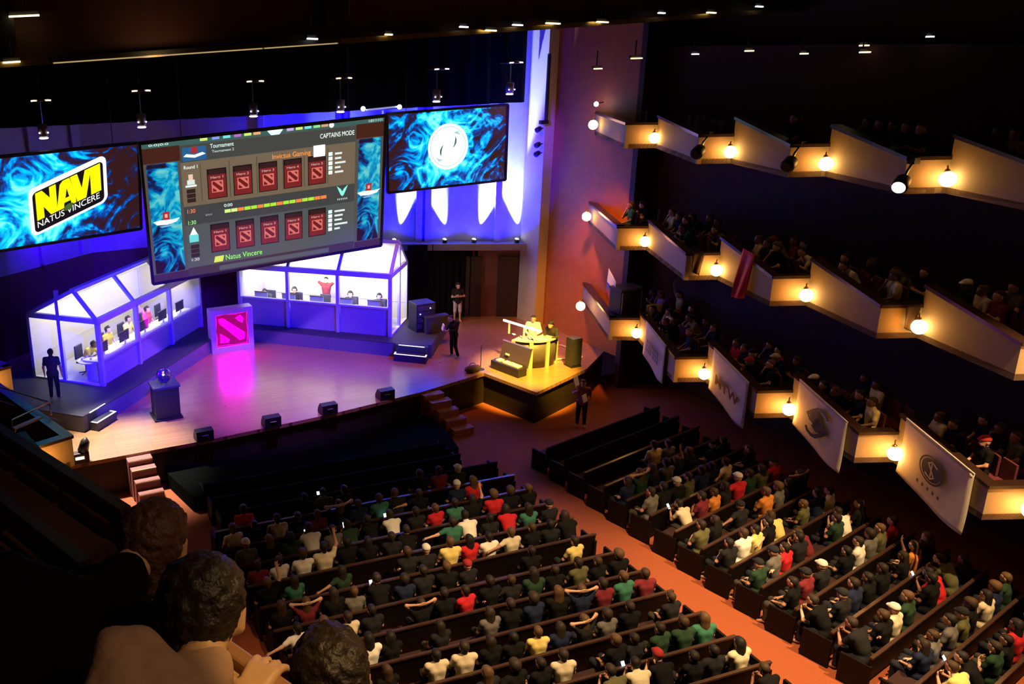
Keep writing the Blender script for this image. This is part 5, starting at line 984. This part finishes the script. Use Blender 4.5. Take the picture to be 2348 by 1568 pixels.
A_ = dict(pelvis=(.0, .98, 9.84), waist=(.08, 1.13, 10.03), chest=(.225, 1.42, 10.20), neck=(.345, 1.565, 10.215), head=(.395, 1.71, 10.27), shL=(.20, 1.565, 10.30), shR=(.33, 1.34, 10.20), hipL=(-.08, 1.05, 9.82), hipR=(.08, .98, 9.82), knL=(.10, 1.45, 9.76), knR=(.26, 1.30, 9.76), anL=(.12, 1.50, 9.30), anR=(.28, 1.36, 9.30), toL=(.18, 1.63, 9.25), toR=(.34, 1.49, 9.25),
    elL=(.12, 1.76, 10.08), wrL=(.30, 1.90, 10.04), elR=(.44, 1.40, 10.06), wrR=(.452, 1.592, 10.100), handL=(.6, .4, .0), handR=(.62, .66, .06), palmL=(0, 0, 1), palmR=(.0, -.1, 1), curl=.34, sleeve=.55, collar=1.0, hs=1.10, face=(.42, .80, -.42), up=(.20, .36, .91))
near_person('man in tan shirt leaning over the rail, one hand on its wooden bar', A_, tan, fhair, 'short', .0075, [seg((.12, 1.34, 10.20), (.28, 1.24, 10.12), .10)])
B_ = dict(pelvis=(-.30, 1.52, 9.82), waist=(-.20, 1.66, 9.98), chest=(.06, 1.94, 10.08), neck=(.28, 2.17, 10.11), head=(.402, 2.30, 10.115), shL=(.00, 2.14, 10.18), shR=(.25, 1.95, 10.10), hipL=(-.36, 1.6, 9.8), hipR=(-.22, 1.5, 9.8), knL=(-.14, 2.0, 9.76), knR=(.04, 1.85, 9.76), anL=(-.12, 2.05, 9.3), anR=(.06, 1.92, 9.3), toL=(-.04, 2.18, 9.25), toR=(.14, 2.05, 9.25),
    elL=(.10, 2.36, 9.98), wrL=(.34, 2.46, 9.95), elR=(.36, 2.08, 9.92), wrR=(.44, 2.32, 9.96), handL=(.6, .4, 0), handR=(.4, .7, 0), palmL=(0, 0, 1), palmR=(0, 0, 1), curl=.8, long=True, face=(.45, .85, -.25), up=(.15, .2, .95))
near_person('person in black jacket with brown hair leaning on the rail, farther along', B_, jackm, mat('near_brown_hair', (.085, .032, .020), .6, var=.35, scale=40, bump=.6), 'short', .010, [seg((-.28, 1.5, 9.95), (-.04, 1.98, 10.14), .17, .15), seg((-.10, 1.75, 10.02), (.14, 1.72, 10.02), .16), seg((-.02, 2.12, 10.16), (.27, 1.95, 10.08), .10)])
C_ = dict(A_); off = (.31, -.005, -.285)
for k_ in list(C_):
    if isinstance(C_[k_], tuple) and k_ not in ('handL', 'handR', 'palmL', 'palmR', 'face', 'up'): C_[k_] = tuple(a + b for a, b in zip(C_[k_], off))
C_.update(wrR=(.74, 1.5, 9.62), wrL=(.58, 1.6, 9.60), elL=(.50, 1.70, 9.72), elR=(.80, 1.30, 9.70), handR=(0, 1, 0), handL=(0, 1, 0), up=(.05, .15, 1), face=(.4, .85, -.15))
near_person('dark-haired person at the bottom edge, only the crown of the head showing', C_, jackm, fhair, 'short', .012)
rl = thing('balcony_railing', 'wooden double railing under the hand of the man in tan shirt', 'railing', (.55, 1.2, 9.2)); dv = Vector((.25, -.93, .14)).normalized()
a = Vector((.452, 1.935, 10.030)); MB().beam(a, a + dv * 1.2, .045, .04).build('top_bar', railw, rl, bevel=.008)
a = Vector((.405, 1.86, 10.035)); MB().beam(a, a + dv * 1.2, .055, .03).build('inner_ledge', mat('ledge_wood', (.62, .42, .16), .4, coat=.3), rl, bevel=.006)
MB().beam(Vector((.39, 1.86, 9.63)), Vector((.39, 1.86, 9.63)) + dv * 1.2, .03, .74).build('panel', mat('rail_panel_dark', (.05, .015, .012), .6), rl)
for k in (.03, .55, 1.1): p = Vector((.43, 1.90, 10.0)) + dv * k; MB().box((p.x - .02, p.y - .02, 9.2), (p.x + .02, p.y + .02, p.z + .02)).build('post', caprail, rl)
bn = thing('balcony_bench', 'dark bench under the two people leaning on the railing', 'bench', (-.2, 1.2, 9.2)); MB().box((-.75, .75, 9.58), (.14, 1.75, 9.70)).build('seat', pewm, bn); MB().box((-.7, .8, 9.2), (-.6, 1.7, 9.58)).build('leg', pewm, bn); MB().box((0, .8, 9.2), (.08, 1.25, 9.58)).build('leg', pewm, bn)
struct('floor_near_balcony', MB().prism([(-2.9, -3), (.75, -3), (.75, 1.0), (.36, 2.55), (-2.9, 2.55)], 9.05, 9.2), mat('tier_slab'))
